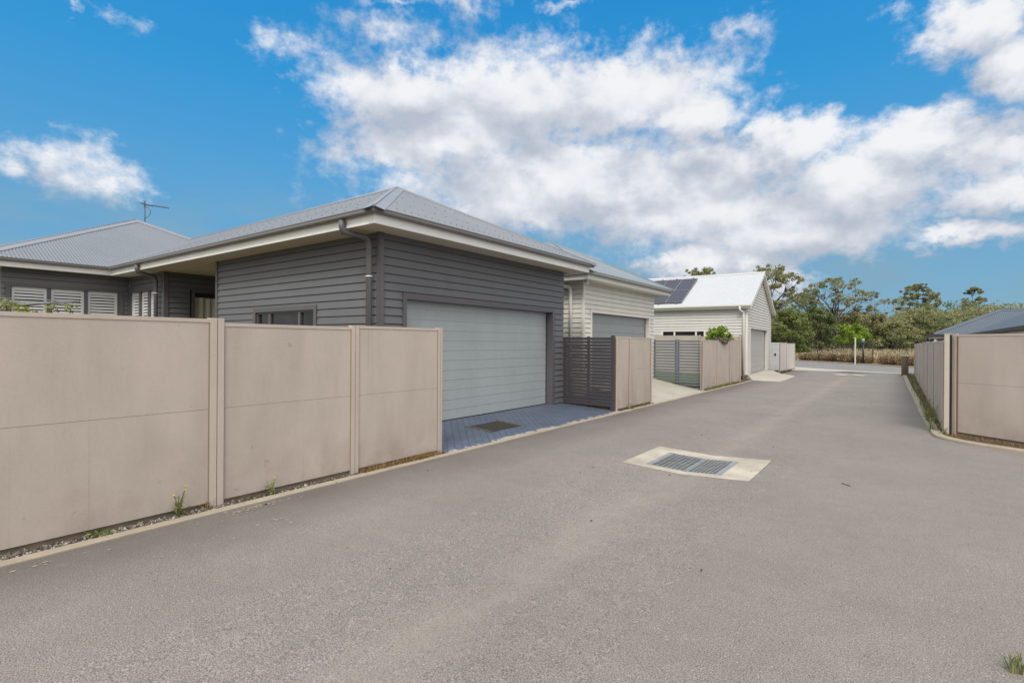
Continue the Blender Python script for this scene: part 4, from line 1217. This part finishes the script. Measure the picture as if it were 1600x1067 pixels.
# weeds with stems
def weed(loc, label, h, seed, flowers=3, spread=.12, leaves=60, m='leaf_weed', group=None):
    rng = np.random.default_rng(seed); L = Vector(loc)
    root = thing('weed', loc, label, 'weed', group)
    mb = MB(); tips = []
    for k in range(5+flowers):
        a = rng.uniform(0,6.28); r = spread*rng.uniform(.3,1.); hh = h*rng.uniform(.55,1.)
        tip = L+Vector((math.cos(a)*r, math.sin(a)*r, hh)); tips.append(tip)
        mb.tube([L, L+Vector((math.cos(a)*r*.25, math.sin(a)*r*.25, hh*.5)), tip], [.0035,.003,.0018], 5, False)
    mb.build('stem', M['leaf_weed'], root)
    P = np.array([tuple(L+Vector((rng.normal()*spread*.32, rng.normal()*spread*.32, abs(rng.normal())*h*.28+.01))) for _ in range(leaves)])
    quads_mesh('foliage', leaf_quads(rng, P, np.full(len(P), .05), .35, -.3), M[m], root)
    for tip in sorted(tips, key=lambda q: -q.z)[:flowers]:
        mb = MB()
        for k in range(10):
            a = k*.628; d = Vector((math.cos(a), math.sin(a), .25))*.013; e = Vector((-math.sin(a), math.cos(a), 0))*.005
            mb.face([tip, tip+d*.6+e, tip+d, tip+d*.6-e])
        mb.tube([tip-Z*.008, tip+Z*.004], [.004,.006], 6)
        mb.build('flower', M['flower'], root, recalc=False)
    return root
weed((-5.235,2.04,.0), 'weed with yellow flowers at the foot of the long near fence panel', .27, 1, 3, .10, 55)
weed((-5.21,2.90,.0), 'small flowering weed beside the pale kerb, right of the double fence post', .20, 2, 1, .06, 45)
weed((.66,11.93,.02), 'dandelion like weed at the base of the right corner post', .16, 3, 1, .09, 40)
weed((-5.2,11.95,.0), 'leafy green weed at the foot of the two panel fence', .17, 4, 0, .10, 90)
weed((-5.2,12.75,.0), 'second smaller green weed under the two panel fence', .11, 5, 0, .08, 50)
weed((.57,13.9,.02), 'tallest straggly weed against the right fence', .62, 6, 0, .22, 90)
weed((-5.22,1.44,.0), 'flat green weed at the foot of the near fence, left of the flowering one', .06, 7, 0, .14, 70)

# grass along the right fence, dry grass tufts left
def grass(name, label, pts, h, m, seed, w=.006, lean=.5, kind=None):
    rng = np.random.default_rng(seed); n = len(pts); pts = np.array(pts)
    a = rng.uniform(0,6.28,n); hh = h*rng.uniform(.4,1.,n); ln = hh*lean*rng.random(n)
    t = np.stack([np.cos(a)*ln, np.sin(a)*ln, hh],1); b = rng.uniform(0,6.28,n)
    wv = np.stack([np.cos(b)*w, np.sin(b)*w, np.zeros(n)],1)
    mid = pts+t*np.array([.35,.35,.6])
    V = np.concatenate([np.stack([pts-wv, pts+wv, mid+wv*.8, mid-wv*.8],1), np.stack([mid-wv*.8, mid+wv*.8, pts+t+wv*.15, pts+t-wv*.15],1)])
    o = quads_mesh(name, V, M[m]); return tag(o, kind='stuff')
rg = np.random.default_rng(12)
pts = []
for y in np.concatenate([rg.uniform(12.3,16.5,900), rg.uniform(16,34,900)]):
    f = .5+.5*math.sin(y*2.3)+.3*math.sin(y*5.1+1)
    if rg.random() < .04+.62*f*f: pts.append((rg.uniform(.46-.0*y,.64)-(.10 if y > 20 else 0)*rg.random(), y, .02))
grass('verge_grass', '', pts, .26, 'leaf_weed', 13, .006, .7)
pts = [(rg.uniform(-5.27,-5.17), y, 0) for y in np.concatenate([rg.uniform(4.05,5.40,420), 4.95+.16*rg.normal(size=420), 4.3+.1*rg.normal(size=140)])]+[(rg.uniform(-5.31,-5.26), rg.uniform(2.27,2.33), 0) for _ in range(60)]
pts += [(-5.5-1.15*f, 11.33+.0*f-rg.uniform(-.02,.13)+.05, .02+f*.06) for f in rg.random(900)]
pts += [(rg.uniform(.75,2.6)*1.0, 0, .03) for _ in range(0)]
grass('dry_grass_tufts', '', pts, .085, 'leaf_dry', 14, .004, 1.2)
pts = [(-5.24+rg.normal()*.03, y, 0) for y in rg.uniform(18.1,22.2,1100)]+[(-5.6-1.4*q, 18.22, .03+.24*q) for q in rg.random(200)]+[(-5.5+rg.normal()*.1, y, 0) for y in rg.uniform(32.4,35,200)]
grass('kerb_grass', '', pts, .12, 'leaf_weed', 15, .008, .7)
pts = []
for _ in range(900):
    q = rg.uniform(0,3.2); o = rg.uniform(.02,.28); c = Vector((.80,12.1,0))+cd*q+Vector((-.62,-.78,0))*o; pts.append((c.x,c.y,.02))
grass('verge_litter', '', pts, .05, 'leaf_dry', 16, .004, 1.8)
pts = [(.475+rg.normal()*.02, 3.56+rg.normal()*.03, 0) for _ in range(26)]
grass('grass_tuft', '', pts, .12, 'leaf_weed', 17, .004, .9)

# small road litter
def litter(loc, size, ang, m, label, i):
    mb = MB(); x, y = loc; z = dish(x)+.003
    c, s_ = math.cos(ang), math.sin(ang)
    R = lambda a, b, h: (x+c*a-s_*b, y+s_*a+c*b, z+h)
    mb.face([R(-size,0,.001), R(-size*.3,-size*.35,.004), R(size,0,.006), R(-size*.3,size*.35,.012)])
    mb.face([R(-size,0,.0), R(-size*.3,size*.35,.011), R(size,0,.005), R(-size*.3,-size*.35,.003)])
    o = mb.build('dry_leaf', m, recalc=False)
    o.data.transform(Matrix.Translation((-x,-y,-z))); o.location = (x,y,z)
    tag(o, label, 'leaf', 'dry leaves scattered on the lane')
rg = np.random.default_rng(20)
for k in range(24):
    x = rg.uniform(-4.9,.0); y = rg.uniform(1.6,14)
    litter((x,y), rg.uniform(.008,.017), rg.uniform(0,6.28), M['litter'] if k % 4 else M['litter_pale'], 'tiny curled dry leaf lying on the asphalt lane', k)
mb = MB(); mb.tube([(-.52,7.12,.006),(-.43,7.03,.008)], .004, 5)
tag(mb.build('twig', M['litter']), 'short brown twig lying on the asphalt right of the drain', 'twig')
mb = MB()
rg = np.random.default_rng(22)
for (cx,cy,nn,sx,sy) in ((-4.96,2.55,50,.03,.12),(-4.97,2.72,30,.02,.1),(-4.4,2.55,8,.05,.05),(-4.9,1.1,10,.06,.2),(-4.55,2.0,8,.2,.2)):
    for k in range(nn):
        x = cx+rg.normal()*sx; y = cy+rg.normal()*sy; r = rg.uniform(.004,.014)
        if x < -5.08: x = -5.07
        mb.face([(x+r*math.cos(a)*rg.uniform(.6,1.3), y+r*1.4*math.sin(a), .0045) for a in (0,1.1,2.2,3.3,4.4,5.4)])
tag(mb.build('mortar_splash', M['litter_pale'], recalc=False), kind='stuff')

# ================================================================== STREET FURNITURE
x, y = at(px(1336.5), 42.0)
r = thing('stake', (x,y,0), 'white square stake beside the young street tree', 'stake')
mb = MB(); mb.box((x-.045,y-.045,-.05),(x+.045,y+.045,2.12)); mb.build('stake_shaft', M['white_post'], r)
mb = MB(); mb.box((x-.05,y-.05,2.12),(x+.05,y+.05,2.15)); mb.box((x-.052,y-.052,1.5),(x+.052,y+.052,1.54)); mb.build('stake_band', M['white_post'], r)
x, y = at(px(1349), 42.0)
r = thing('lamp_post', (x,y,0), 'slim black bollard lamp with a blue and white head', 'lamp')
mb = MB(); mb.tube([(x,y,-.05),(x,y,1.75)], .062, 10); mb.tube([(x,y,0),(x,y,.08)], .11, 10); mb.build('post', M['black_metal'], r)
mb = MB(); mb.tube([(x,y,1.75),(x,y,1.90)], .085, 10); hd = mb.build('lamp_head', M['blue_cap'], r)
mb = MB(); mb.tube([(x,y,1.93),(x,y,2.03),(x,y,2.06)], [.11,.10,.02], 10); mb.build('lamp_cap', M['white_post'], hd)
for u, d, hh2, lb in ((1277,50.5,2.0,'thin dark sapling stake behind the hedge, left of the street tree'),(1363.5,44.6,1.9,'thin dark sapling stake behind the hedge, right of the lamp post')):
    x, y = at(px(u), d); mb = MB(); mb.tube([(x,y,-.1),(x+.02,y,hh2*.5),(x,y+.02,hh2)], [.05,.045,.03], 6)
    for q in range(4): mb.tube([(x,y,hh2*.7+q*.1),(x+.2*math.cos(q*2),y+.2*math.sin(q*2),hh2*.9+q*.12)], [.012,.006], 4)
    tag(mb.build('sapling', M['trunk']), lb, 'sapling')
r = thing('timber_post', (.25,33.95,0), 'short weathered timber post at the far end of the right fence', 'post')
mb = MB(); mb.box((.12,33.8,-.05),(.42,34.1,.98)); mb.build('post_shaft', M['timber'], r)
mb = MB(); mb.box((.11,33.79,.98),(.43,34.11,1.0)); mb.build('post_top', M['timber'], r)

# rotary clothes line behind the near fence
r = thing('clothes_line', (-8.7,.7,0), 'grey rotary clothes line with wires above the near fence', 'clothes line')
mb = MB(); mb.tube([(-8.7,.7,0),(-8.7,.7,2.05)], .025, 8); mb.build('mast', M['wire'], r)
mb = MB(); cw = MB()
tips = [Vector((-8.7+1.5*math.cos(a), .7+1.5*math.sin(a), 2.06)) for a in (1.05,2.62,4.19,5.76)]
for t_ in tips: mb.tube([(-8.7,.7,1.90), t_], .014, 6)
for k in range(1,7):
    f = .3+.7*k/6
    for i in range(4):
        a_ = Vector((-8.7,.7,1.90)).lerp(tips[i],f); b_ = Vector((-8.7,.7,1.90)).lerp(tips[(i+1)%4],f)
        cw.tube([a_, (a_+b_)/2-Z*.03, b_], .0045, 4, False)
mb.build('arm', M['wire'], r); cw.build('line_wire', M['wire'], r)

# ================================================================== SKY + LIGHT
world = bpy.data.worlds.new('World'); SC.world = world; world.use_nodes = True
t = world.node_tree; t.nodes.clear()
def W_(typ, **kw): return N(t, typ, **kw)
def mth(op, a, b=None, c=None, clamp=False):
    n = W_('ShaderNodeMath', operation=op, use_clamp=clamp)
    for i, q in enumerate((a,b,c)):
        if q is None: continue
        if hasattr(q, 'links'): t.links.new(q, n.inputs[i])
        else: n.inputs[i].default_value = q
    return n.outputs[0]
SUN_EL, SUN_AZ = 46, 154      # azimuth clockwise from +Y: sun behind the camera
BLOBS = [(-47.2,24.6,10.0,3.4),(-36.5,24.1,13.7,5.2),(-25.4,24.6,12.6,3.7),(-17.2,22.0,5.6,2.6),(-43.2,20.4,11.5,3.3),(-32.7,17.5,18.1,4.4),(-52.8,25.8,4.5,2.2),(-25.1,15.3,24.4,3.5),(-12.6,12.8,16.2,3.6),(-8.4,18.6,4.3,2.5),(-14.9,16.8,7.2,3.6),(-2.5,16.2,5.7,2.1),(1.5,17.3,5.6,2.4),(6.0,15.2,4.5,3.1),(-3.9,14.2,8.3,3.3),(-8.7,10.4,10.2,2.5),(3.8,9.2,4.5,1.3),(6.1,12.1,4.5,2.2),(-77.0,14.3,2.0,1.7),(-75.4,14.9,2.0,2.0),(-73.7,13.4,2.2,1.5),(-76.2,12.8,2.6,1.4),(-80.6,13.4,1.6,1.3),(-54.0,18.5,3.9,2.1),(-58.4,20.8,1.8,1.0),(-60.2,27.5,3.4,1.4),(-50.8,29.7,5.2,2.0),(-41.1,32.6,3.5,1.5),(-77.1,25.8,.8,.7),(-73.6,25.9,2.0,.9),(-22.2,29.3,2.6,1.7),(-13.5,28.8,3.6,1.5),(5.2,24.8,4.2,2.9),(7.6,21.0,3.2,2.6),(-10.5,18.6,2.3,3.4),(-30.7,33.0,4.1,.7),(-48.8,32.4,6.0,.6),(-17.4,8.2,5.4,2.0),(-12.8,8.0,4.6,2.1),(-8.8,6.4,2.2,2.2),(-27.4,8.5,2.2,.9),(.1,27.4,1.8,.8),(-4.1,19.7,2.0,.7),(-12.3,25.9,1.7,.3)]
# node group: cloud density at (azimuth, elevation) in degrees
g = bpy.data.node_groups.new('cloud_density', 'ShaderNodeTree')
g.interface.new_socket('P', in_out='INPUT', socket_type='NodeSocketVector')
g.interface.new_socket('D', in_out='OUTPUT', socket_type='NodeSocketFloat')
g.interface.new_socket('S', in_out='OUTPUT', socket_type='NodeSocketFloat')
gi = g.nodes.new('NodeGroupInput'); go = g.nodes.new('NodeGroupOutput')
def gn(typ, **kw):
    n = g.nodes.new(typ)
    for k, v in kw.items(): setattr(n, k, v)
    return n
def tex(scale, detail, rough, dist=0., off=0.):
    mp = gn('ShaderNodeMapping'); mp.inputs['Scale'].default_value = (1,1.35,1); mp.inputs['Location'].default_value = (off,off*.7,0)
    g.links.new(gi.outputs[0], mp.inputs[0])
    n = gn('ShaderNodeTexNoise', noise_dimensions='2D'); n.inputs['Scale'].default_value = scale; n.inputs['Detail'].default_value = detail
    n.inputs['Roughness'].default_value = rough; n.inputs['Distortion'].default_value = dist
    g.links.new(mp.outputs[0], n.inputs['Vector']); return n
wn = tex(.16, 3, .5, 0, 7.)
wv = gn('ShaderNodeVectorMath', operation='MULTIPLY_ADD'); wv.inputs[1].default_value = (3.4,2.0,0); wv.inputs[2].default_value = (-1.7,-1.0,0)
g.links.new(wn.outputs['Color'], wv.inputs[0])
pw = gn('ShaderNodeVectorMath', operation='ADD'); g.links.new(gi.outputs[0], pw.inputs[0]); g.links.new(wv.outputs[0], pw.inputs[1])
wn2 = tex(.42, 4, .6, 0, 17.)
wv2 = gn('ShaderNodeVectorMath', operation='MULTIPLY_ADD'); wv2.inputs[1].default_value = (4.2,2.6,0); wv2.inputs[2].default_value = (-2.1,-1.3,0)
g.links.new(wn2.outputs['Color'], wv2.inputs[0])
pw2 = gn('ShaderNodeVectorMath', operation='ADD'); g.links.new(pw.outputs[0], pw2.inputs[0]); g.links.new(wv2.outputs[0], pw2.inputs[1]); pw = pw2
acc = None
for (a,e,ra,re) in BLOBS:
    m1 = gn('ShaderNodeVectorMath', operation='MULTIPLY_ADD'); m1.inputs[1].default_value = (1/ra,1/re,0); m1.inputs[2].default_value = (-a/ra,-e/re,0)
    g.links.new(pw.outputs[0], m1.inputs[0])
    l = gn('ShaderNodeVectorMath', operation='LENGTH'); g.links.new(m1.outputs[0], l.inputs[0])
    lv = l.outputs['Value']
    if re < 2.3 and not (e < 13 and a > -25):
        wk = gn('ShaderNodeMath', operation='MULTIPLY_ADD'); wk.inputs[1].default_value = .42; wk.inputs[2].default_value = .98 if re < 1.3 else (.74 if a < -70 and e < 20 else .88); g.links.new(lv, wk.inputs[0]); lv = wk.outputs[0]
    if acc is None: acc = lv
    else:
        s_ = gn('ShaderNodeMath', operation='SMOOTH_MIN'); s_.inputs[2].default_value = .25
        g.links.new(acc, s_.inputs[0]); g.links.new(lv, s_.inputs[1]); acc = s_.outputs[0]
n1 = tex(.13, 9, .55, .0)
b1 = gn('ShaderNodeMath', operation='MULTIPLY_ADD'); b1.inputs[1].default_value = 1.8; b1.inputs[2].default_value = -.90
g.links.new(n1.outputs['Fac'], b1.inputs[0])
inv = gn('ShaderNodeMath', operation='SUBTRACT'); inv.inputs[0].default_value = 1.06; g.links.new(acc, inv.inputs[1])
iv2 = gn('ShaderNodeMath', operation='MULTIPLY'); iv2.inputs[1].default_value = 2.2; g.links.new(inv.outputs[0], iv2.inputs[0])
mx = gn('ShaderNodeMath', operation='MAXIMUM'); mx.inputs[1].default_value = -2.2; g.links.new(iv2.outputs[0], mx.inputs[0])
mn = gn('ShaderNodeMath', operation='MINIMUM'); mn.inputs[1].default_value = 1.7; g.links.new(mx.outputs[0], mn.inputs[0]); mx = mn
n2 = tex(.52, 8, .62, .0, 31.)
b2 = gn('ShaderNodeMath', operation='MULTIPLY_ADD'); b2.inputs[1].default_value = 1.9; b2.inputs[2].default_value = -.95
g.links.new(n2.outputs['Fac'], b2.inputs[0])
b3_ = gn('ShaderNodeMath', operation='ADD'); g.links.new(b1.outputs[0], b3_.inputs[0]); g.links.new(b2.outputs[0], b3_.inputs[1]); b1 = b3_
ad = gn('ShaderNodeMath', operation='ADD'); g.links.new(mx.outputs[0], ad.inputs[0]); g.links.new(b1.outputs[0], ad.inputs[1])
g.links.new(ad.outputs[0], go.inputs[0])
n3 = tex(.11, 5, .5, .0, 3.)
c3_ = gn('ShaderNodeMath', operation='MULTIPLY_ADD'); c3_.inputs[1].default_value = 3.0; g.links.new(n3.outputs['Fac'], c3_.inputs[0])
iv3 = gn('ShaderNodeMath', operation='MAXIMUM'); iv3.inputs[1].default_value = -1.2; g.links.new(inv.outputs[0], iv3.inputs[0])
g.links.new(iv3.outputs[0], c3_.inputs[2]); g.links.new(c3_.outputs[0], go.inputs[1])

tc = W_('ShaderNodeTexCoord'); sep = W_('ShaderNodeSeparateXYZ'); t.links.new(tc.outputs['Generated'], sep.inputs[0])
az = mth('MULTIPLY', mth('ARCTAN2', sep.outputs[0], sep.outputs[1]), 57.29578)
el = mth('MULTIPLY', mth('ARCSINE', sep.outputs[2]), 57.29578)
pv = W_('ShaderNodeCombineXYZ'); t.links.new(az, pv.inputs[0]); t.links.new(el, pv.inputs[1])
def dens(dx, dy):
    ofs = W_('ShaderNodeVectorMath', operation='ADD'); ofs.inputs[1].default_value = (dx,dy,0); t.links.new(pv.outputs[0], ofs.inputs[0])
    k = W_('ShaderNodeGroup'); k.node_tree = g; t.links.new(ofs.outputs[0], k.inputs[0]); return k
G0 = dens(0,0); D0 = G0.outputs[0]; D1 = dens(.4,1.5); D2 = dens(.8,4.6)
def mapr(v, a, b, c, d, smooth=True):
    n = W_('ShaderNodeMapRange', interpolation_type='SMOOTHSTEP' if smooth else 'LINEAR')
    t.links.new(v, n.inputs[0])
    for i, q in enumerate((a,b,c,d)): n.inputs[i+1].default_value = q
    return n.outputs[0]
alpha = mapr(D0, -.70, 1.15, 0, .95)
alpha = mth('MULTIPLY', alpha, mapr(el, .5, 4.5, .15, 1))
fine = mth('SUBTRACT', G0.outputs[1], D1.outputs[1]); broad = mth('SUBTRACT', G0.outputs[1], D2.outputs[1])
micro = mth('SUBTRACT', D0, D1.outputs[0])
shade = mth('ADD', mth('MULTIPLY', fine, .50), mth('MULTIPLY', mth('MINIMUM', mth('MAXIMUM', broad, -1.), 1.1), .26))
shade = mth('ADD', shade, mth('MULTIPLY', micro, .03))
shade = mth('ADD', shade, .47, clamp=True)
cr = W_('ShaderNodeValToRGB'); t.links.new(shade, cr.inputs[0])
e = cr.color_ramp.elements; e[0].position = .0; e[0].color = (.50,.54,.62,1); e[1].position = 1.; e[1].color = (.93,.93,.94,1)
q = e.new(.45); q.color = (.68,.70,.76,1); q = e.new(.72); q.color = (.83,.845,.88,1)
sky = W_('ShaderNodeTexSky', sky_type='NISHITA'); sky.sun_disc = False
sky.sun_elevation = rad(SUN_EL); sky.sun_rotation = rad(SUN_AZ); sky.air_density = 1.0; sky.dust_density = .4; sky.ozone_density = 2.2
STR = .10
hs = W_('ShaderNodeHueSaturation'); hs.inputs['Saturation'].default_value = 1.12; hs.inputs['Value'].default_value = 1.0
t.links.new(sky.outputs[0], hs.inputs['Color'])
# thin grey veil lying in streaks near the horizon
vn = W_('ShaderNodeTexNoise', noise_dimensions='2D'); vn.inputs['Scale'].default_value = .12; vn.inputs['Detail'].default_value = 6
vm = W_('ShaderNodeMapping'); vm.inputs['Scale'].default_value = (1,3.2,1); t.links.new(pv.outputs[0], vm.inputs[0]); t.links.new(vm.outputs[0], vn.inputs['Vector'])
veil = mth('MULTIPLY', mapr(el, 19, 3, 0, 1), mapr(vn.outputs['Fac'], .3, .70, .1, .95))
def mixc(f, a, b):
    m = W_('ShaderNodeMix', data_type='RGBA')
    t.links.new(f, m.inputs[0])
    for sck, i in ((a,6),(b,7)):
        if hasattr(sck, 'links'): t.links.new(sck, m.inputs[i])
        else: m.inputs[i].default_value = (*sck,1)
    return m.outputs[2]
k10 = 1/STR
sc = W_('ShaderNodeVectorMath', operation='SCALE'); sc.inputs['Scale'].default_value = k10; t.links.new(cr.outputs[0], sc.inputs[0])
sr = W_('ShaderNodeValToRGB'); t.links.new(mth('MULTIPLY', el, 1/40), sr.inputs[0])
ee = sr.color_ramp.elements; ee[0].position = 0; ee[0].color = (.19,.36,.50,1); ee[1].position = 1; ee[1].color = (.006,.25,.66,1)
for p_, c_ in ((.15,(.155,.39,.60,1)),(.38,(.09,.375,.70,1)),(.62,(.03,.33,.72,1))):
    q = ee.new(p_); q.color = c_
sg = W_('ShaderNodeVectorMath', operation='SCALE'); sg.inputs['Scale'].default_value = k10; t.links.new(sr.outputs[0], sg.inputs[0])
c0 = mixc(mth('ADD', 0.86, 0.), hs.outputs[0], sg.outputs[0])
c1 = mixc(veil, c0, tuple(q*k10 for q in (.23,.40,.53)))
c2 = mixc(alpha, c1, sc.outputs[0])
# bright broken overcast added out of view, overhead and behind, as fill light
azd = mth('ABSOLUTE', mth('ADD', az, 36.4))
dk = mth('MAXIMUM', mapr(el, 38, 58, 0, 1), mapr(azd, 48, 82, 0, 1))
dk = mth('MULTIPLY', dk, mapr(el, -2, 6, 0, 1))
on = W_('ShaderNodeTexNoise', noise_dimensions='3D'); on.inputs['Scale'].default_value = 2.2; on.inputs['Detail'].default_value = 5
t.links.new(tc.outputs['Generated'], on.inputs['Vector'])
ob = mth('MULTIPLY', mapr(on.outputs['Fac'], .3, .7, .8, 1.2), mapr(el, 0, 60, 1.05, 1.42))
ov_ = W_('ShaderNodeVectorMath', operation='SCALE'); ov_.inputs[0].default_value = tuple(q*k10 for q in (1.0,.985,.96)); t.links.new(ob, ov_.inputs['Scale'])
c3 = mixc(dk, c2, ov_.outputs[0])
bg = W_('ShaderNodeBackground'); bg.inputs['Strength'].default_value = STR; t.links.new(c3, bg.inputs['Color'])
ow = W_('ShaderNodeOutputWorld'); t.links.new(bg.outputs[0], ow.inputs['Surface'])
world.cycles.sampling_method = 'MANUAL'; world.cycles.sample_map_resolution = 512

ld = bpy.data.lights.new('sun', 'SUN'); ld.energy = 2.1; ld.angle = rad(18); ld.color = (1,.95,.88)
lo = bpy.data.objects.new('sun', ld); COL.objects.link(lo)
sd3 = Vector((math.sin(rad(SUN_AZ))*math.cos(rad(SUN_EL)), math.cos(rad(SUN_AZ))*math.cos(rad(SUN_EL)), math.sin(rad(SUN_EL))))
lo.rotation_euler = sd3.to_track_quat('Z','Y').to_euler(); lo.location = sd3*60

# ================================================================== CAMERA
cd_ = bpy.data.cameras.new('camera'); cam = bpy.data.objects.new('camera', cd_); COL.objects.link(cam); SC.camera = cam
cd_.sensor_width = 36; cd_.lens = 36*820/1600; cd_.shift_y = 1.4/1600; cd_.clip_start = .05; cd_.clip_end = 6000
R_ = Vector((math.cos(YAW), math.sin(YAW), 0)); F_ = Vector((-math.sin(YAW), math.cos(YAW), 0)); ro = rad(.36)
r2 = R_*math.cos(ro)+Z*math.sin(ro); u2 = Z*math.cos(ro)-R_*math.sin(ro)
mtx = Matrix((r2, u2, -F_)).transposed().to_4x4(); mtx.translation = (0,0,1.6)
cam.matrix_world = mtx
SC.view_settings.view_transform = 'Standard'; SC.view_settings.look = 'None'; SC.view_settings.gamma = 1; SC.view_settings.exposure = 0.0
SC.cycles.max_bounces = 6; SC.cycles.diffuse_bounces = 3; SC.cycles.glossy_bounces = 3; SC.cycles.transparent_max_bounces = 4
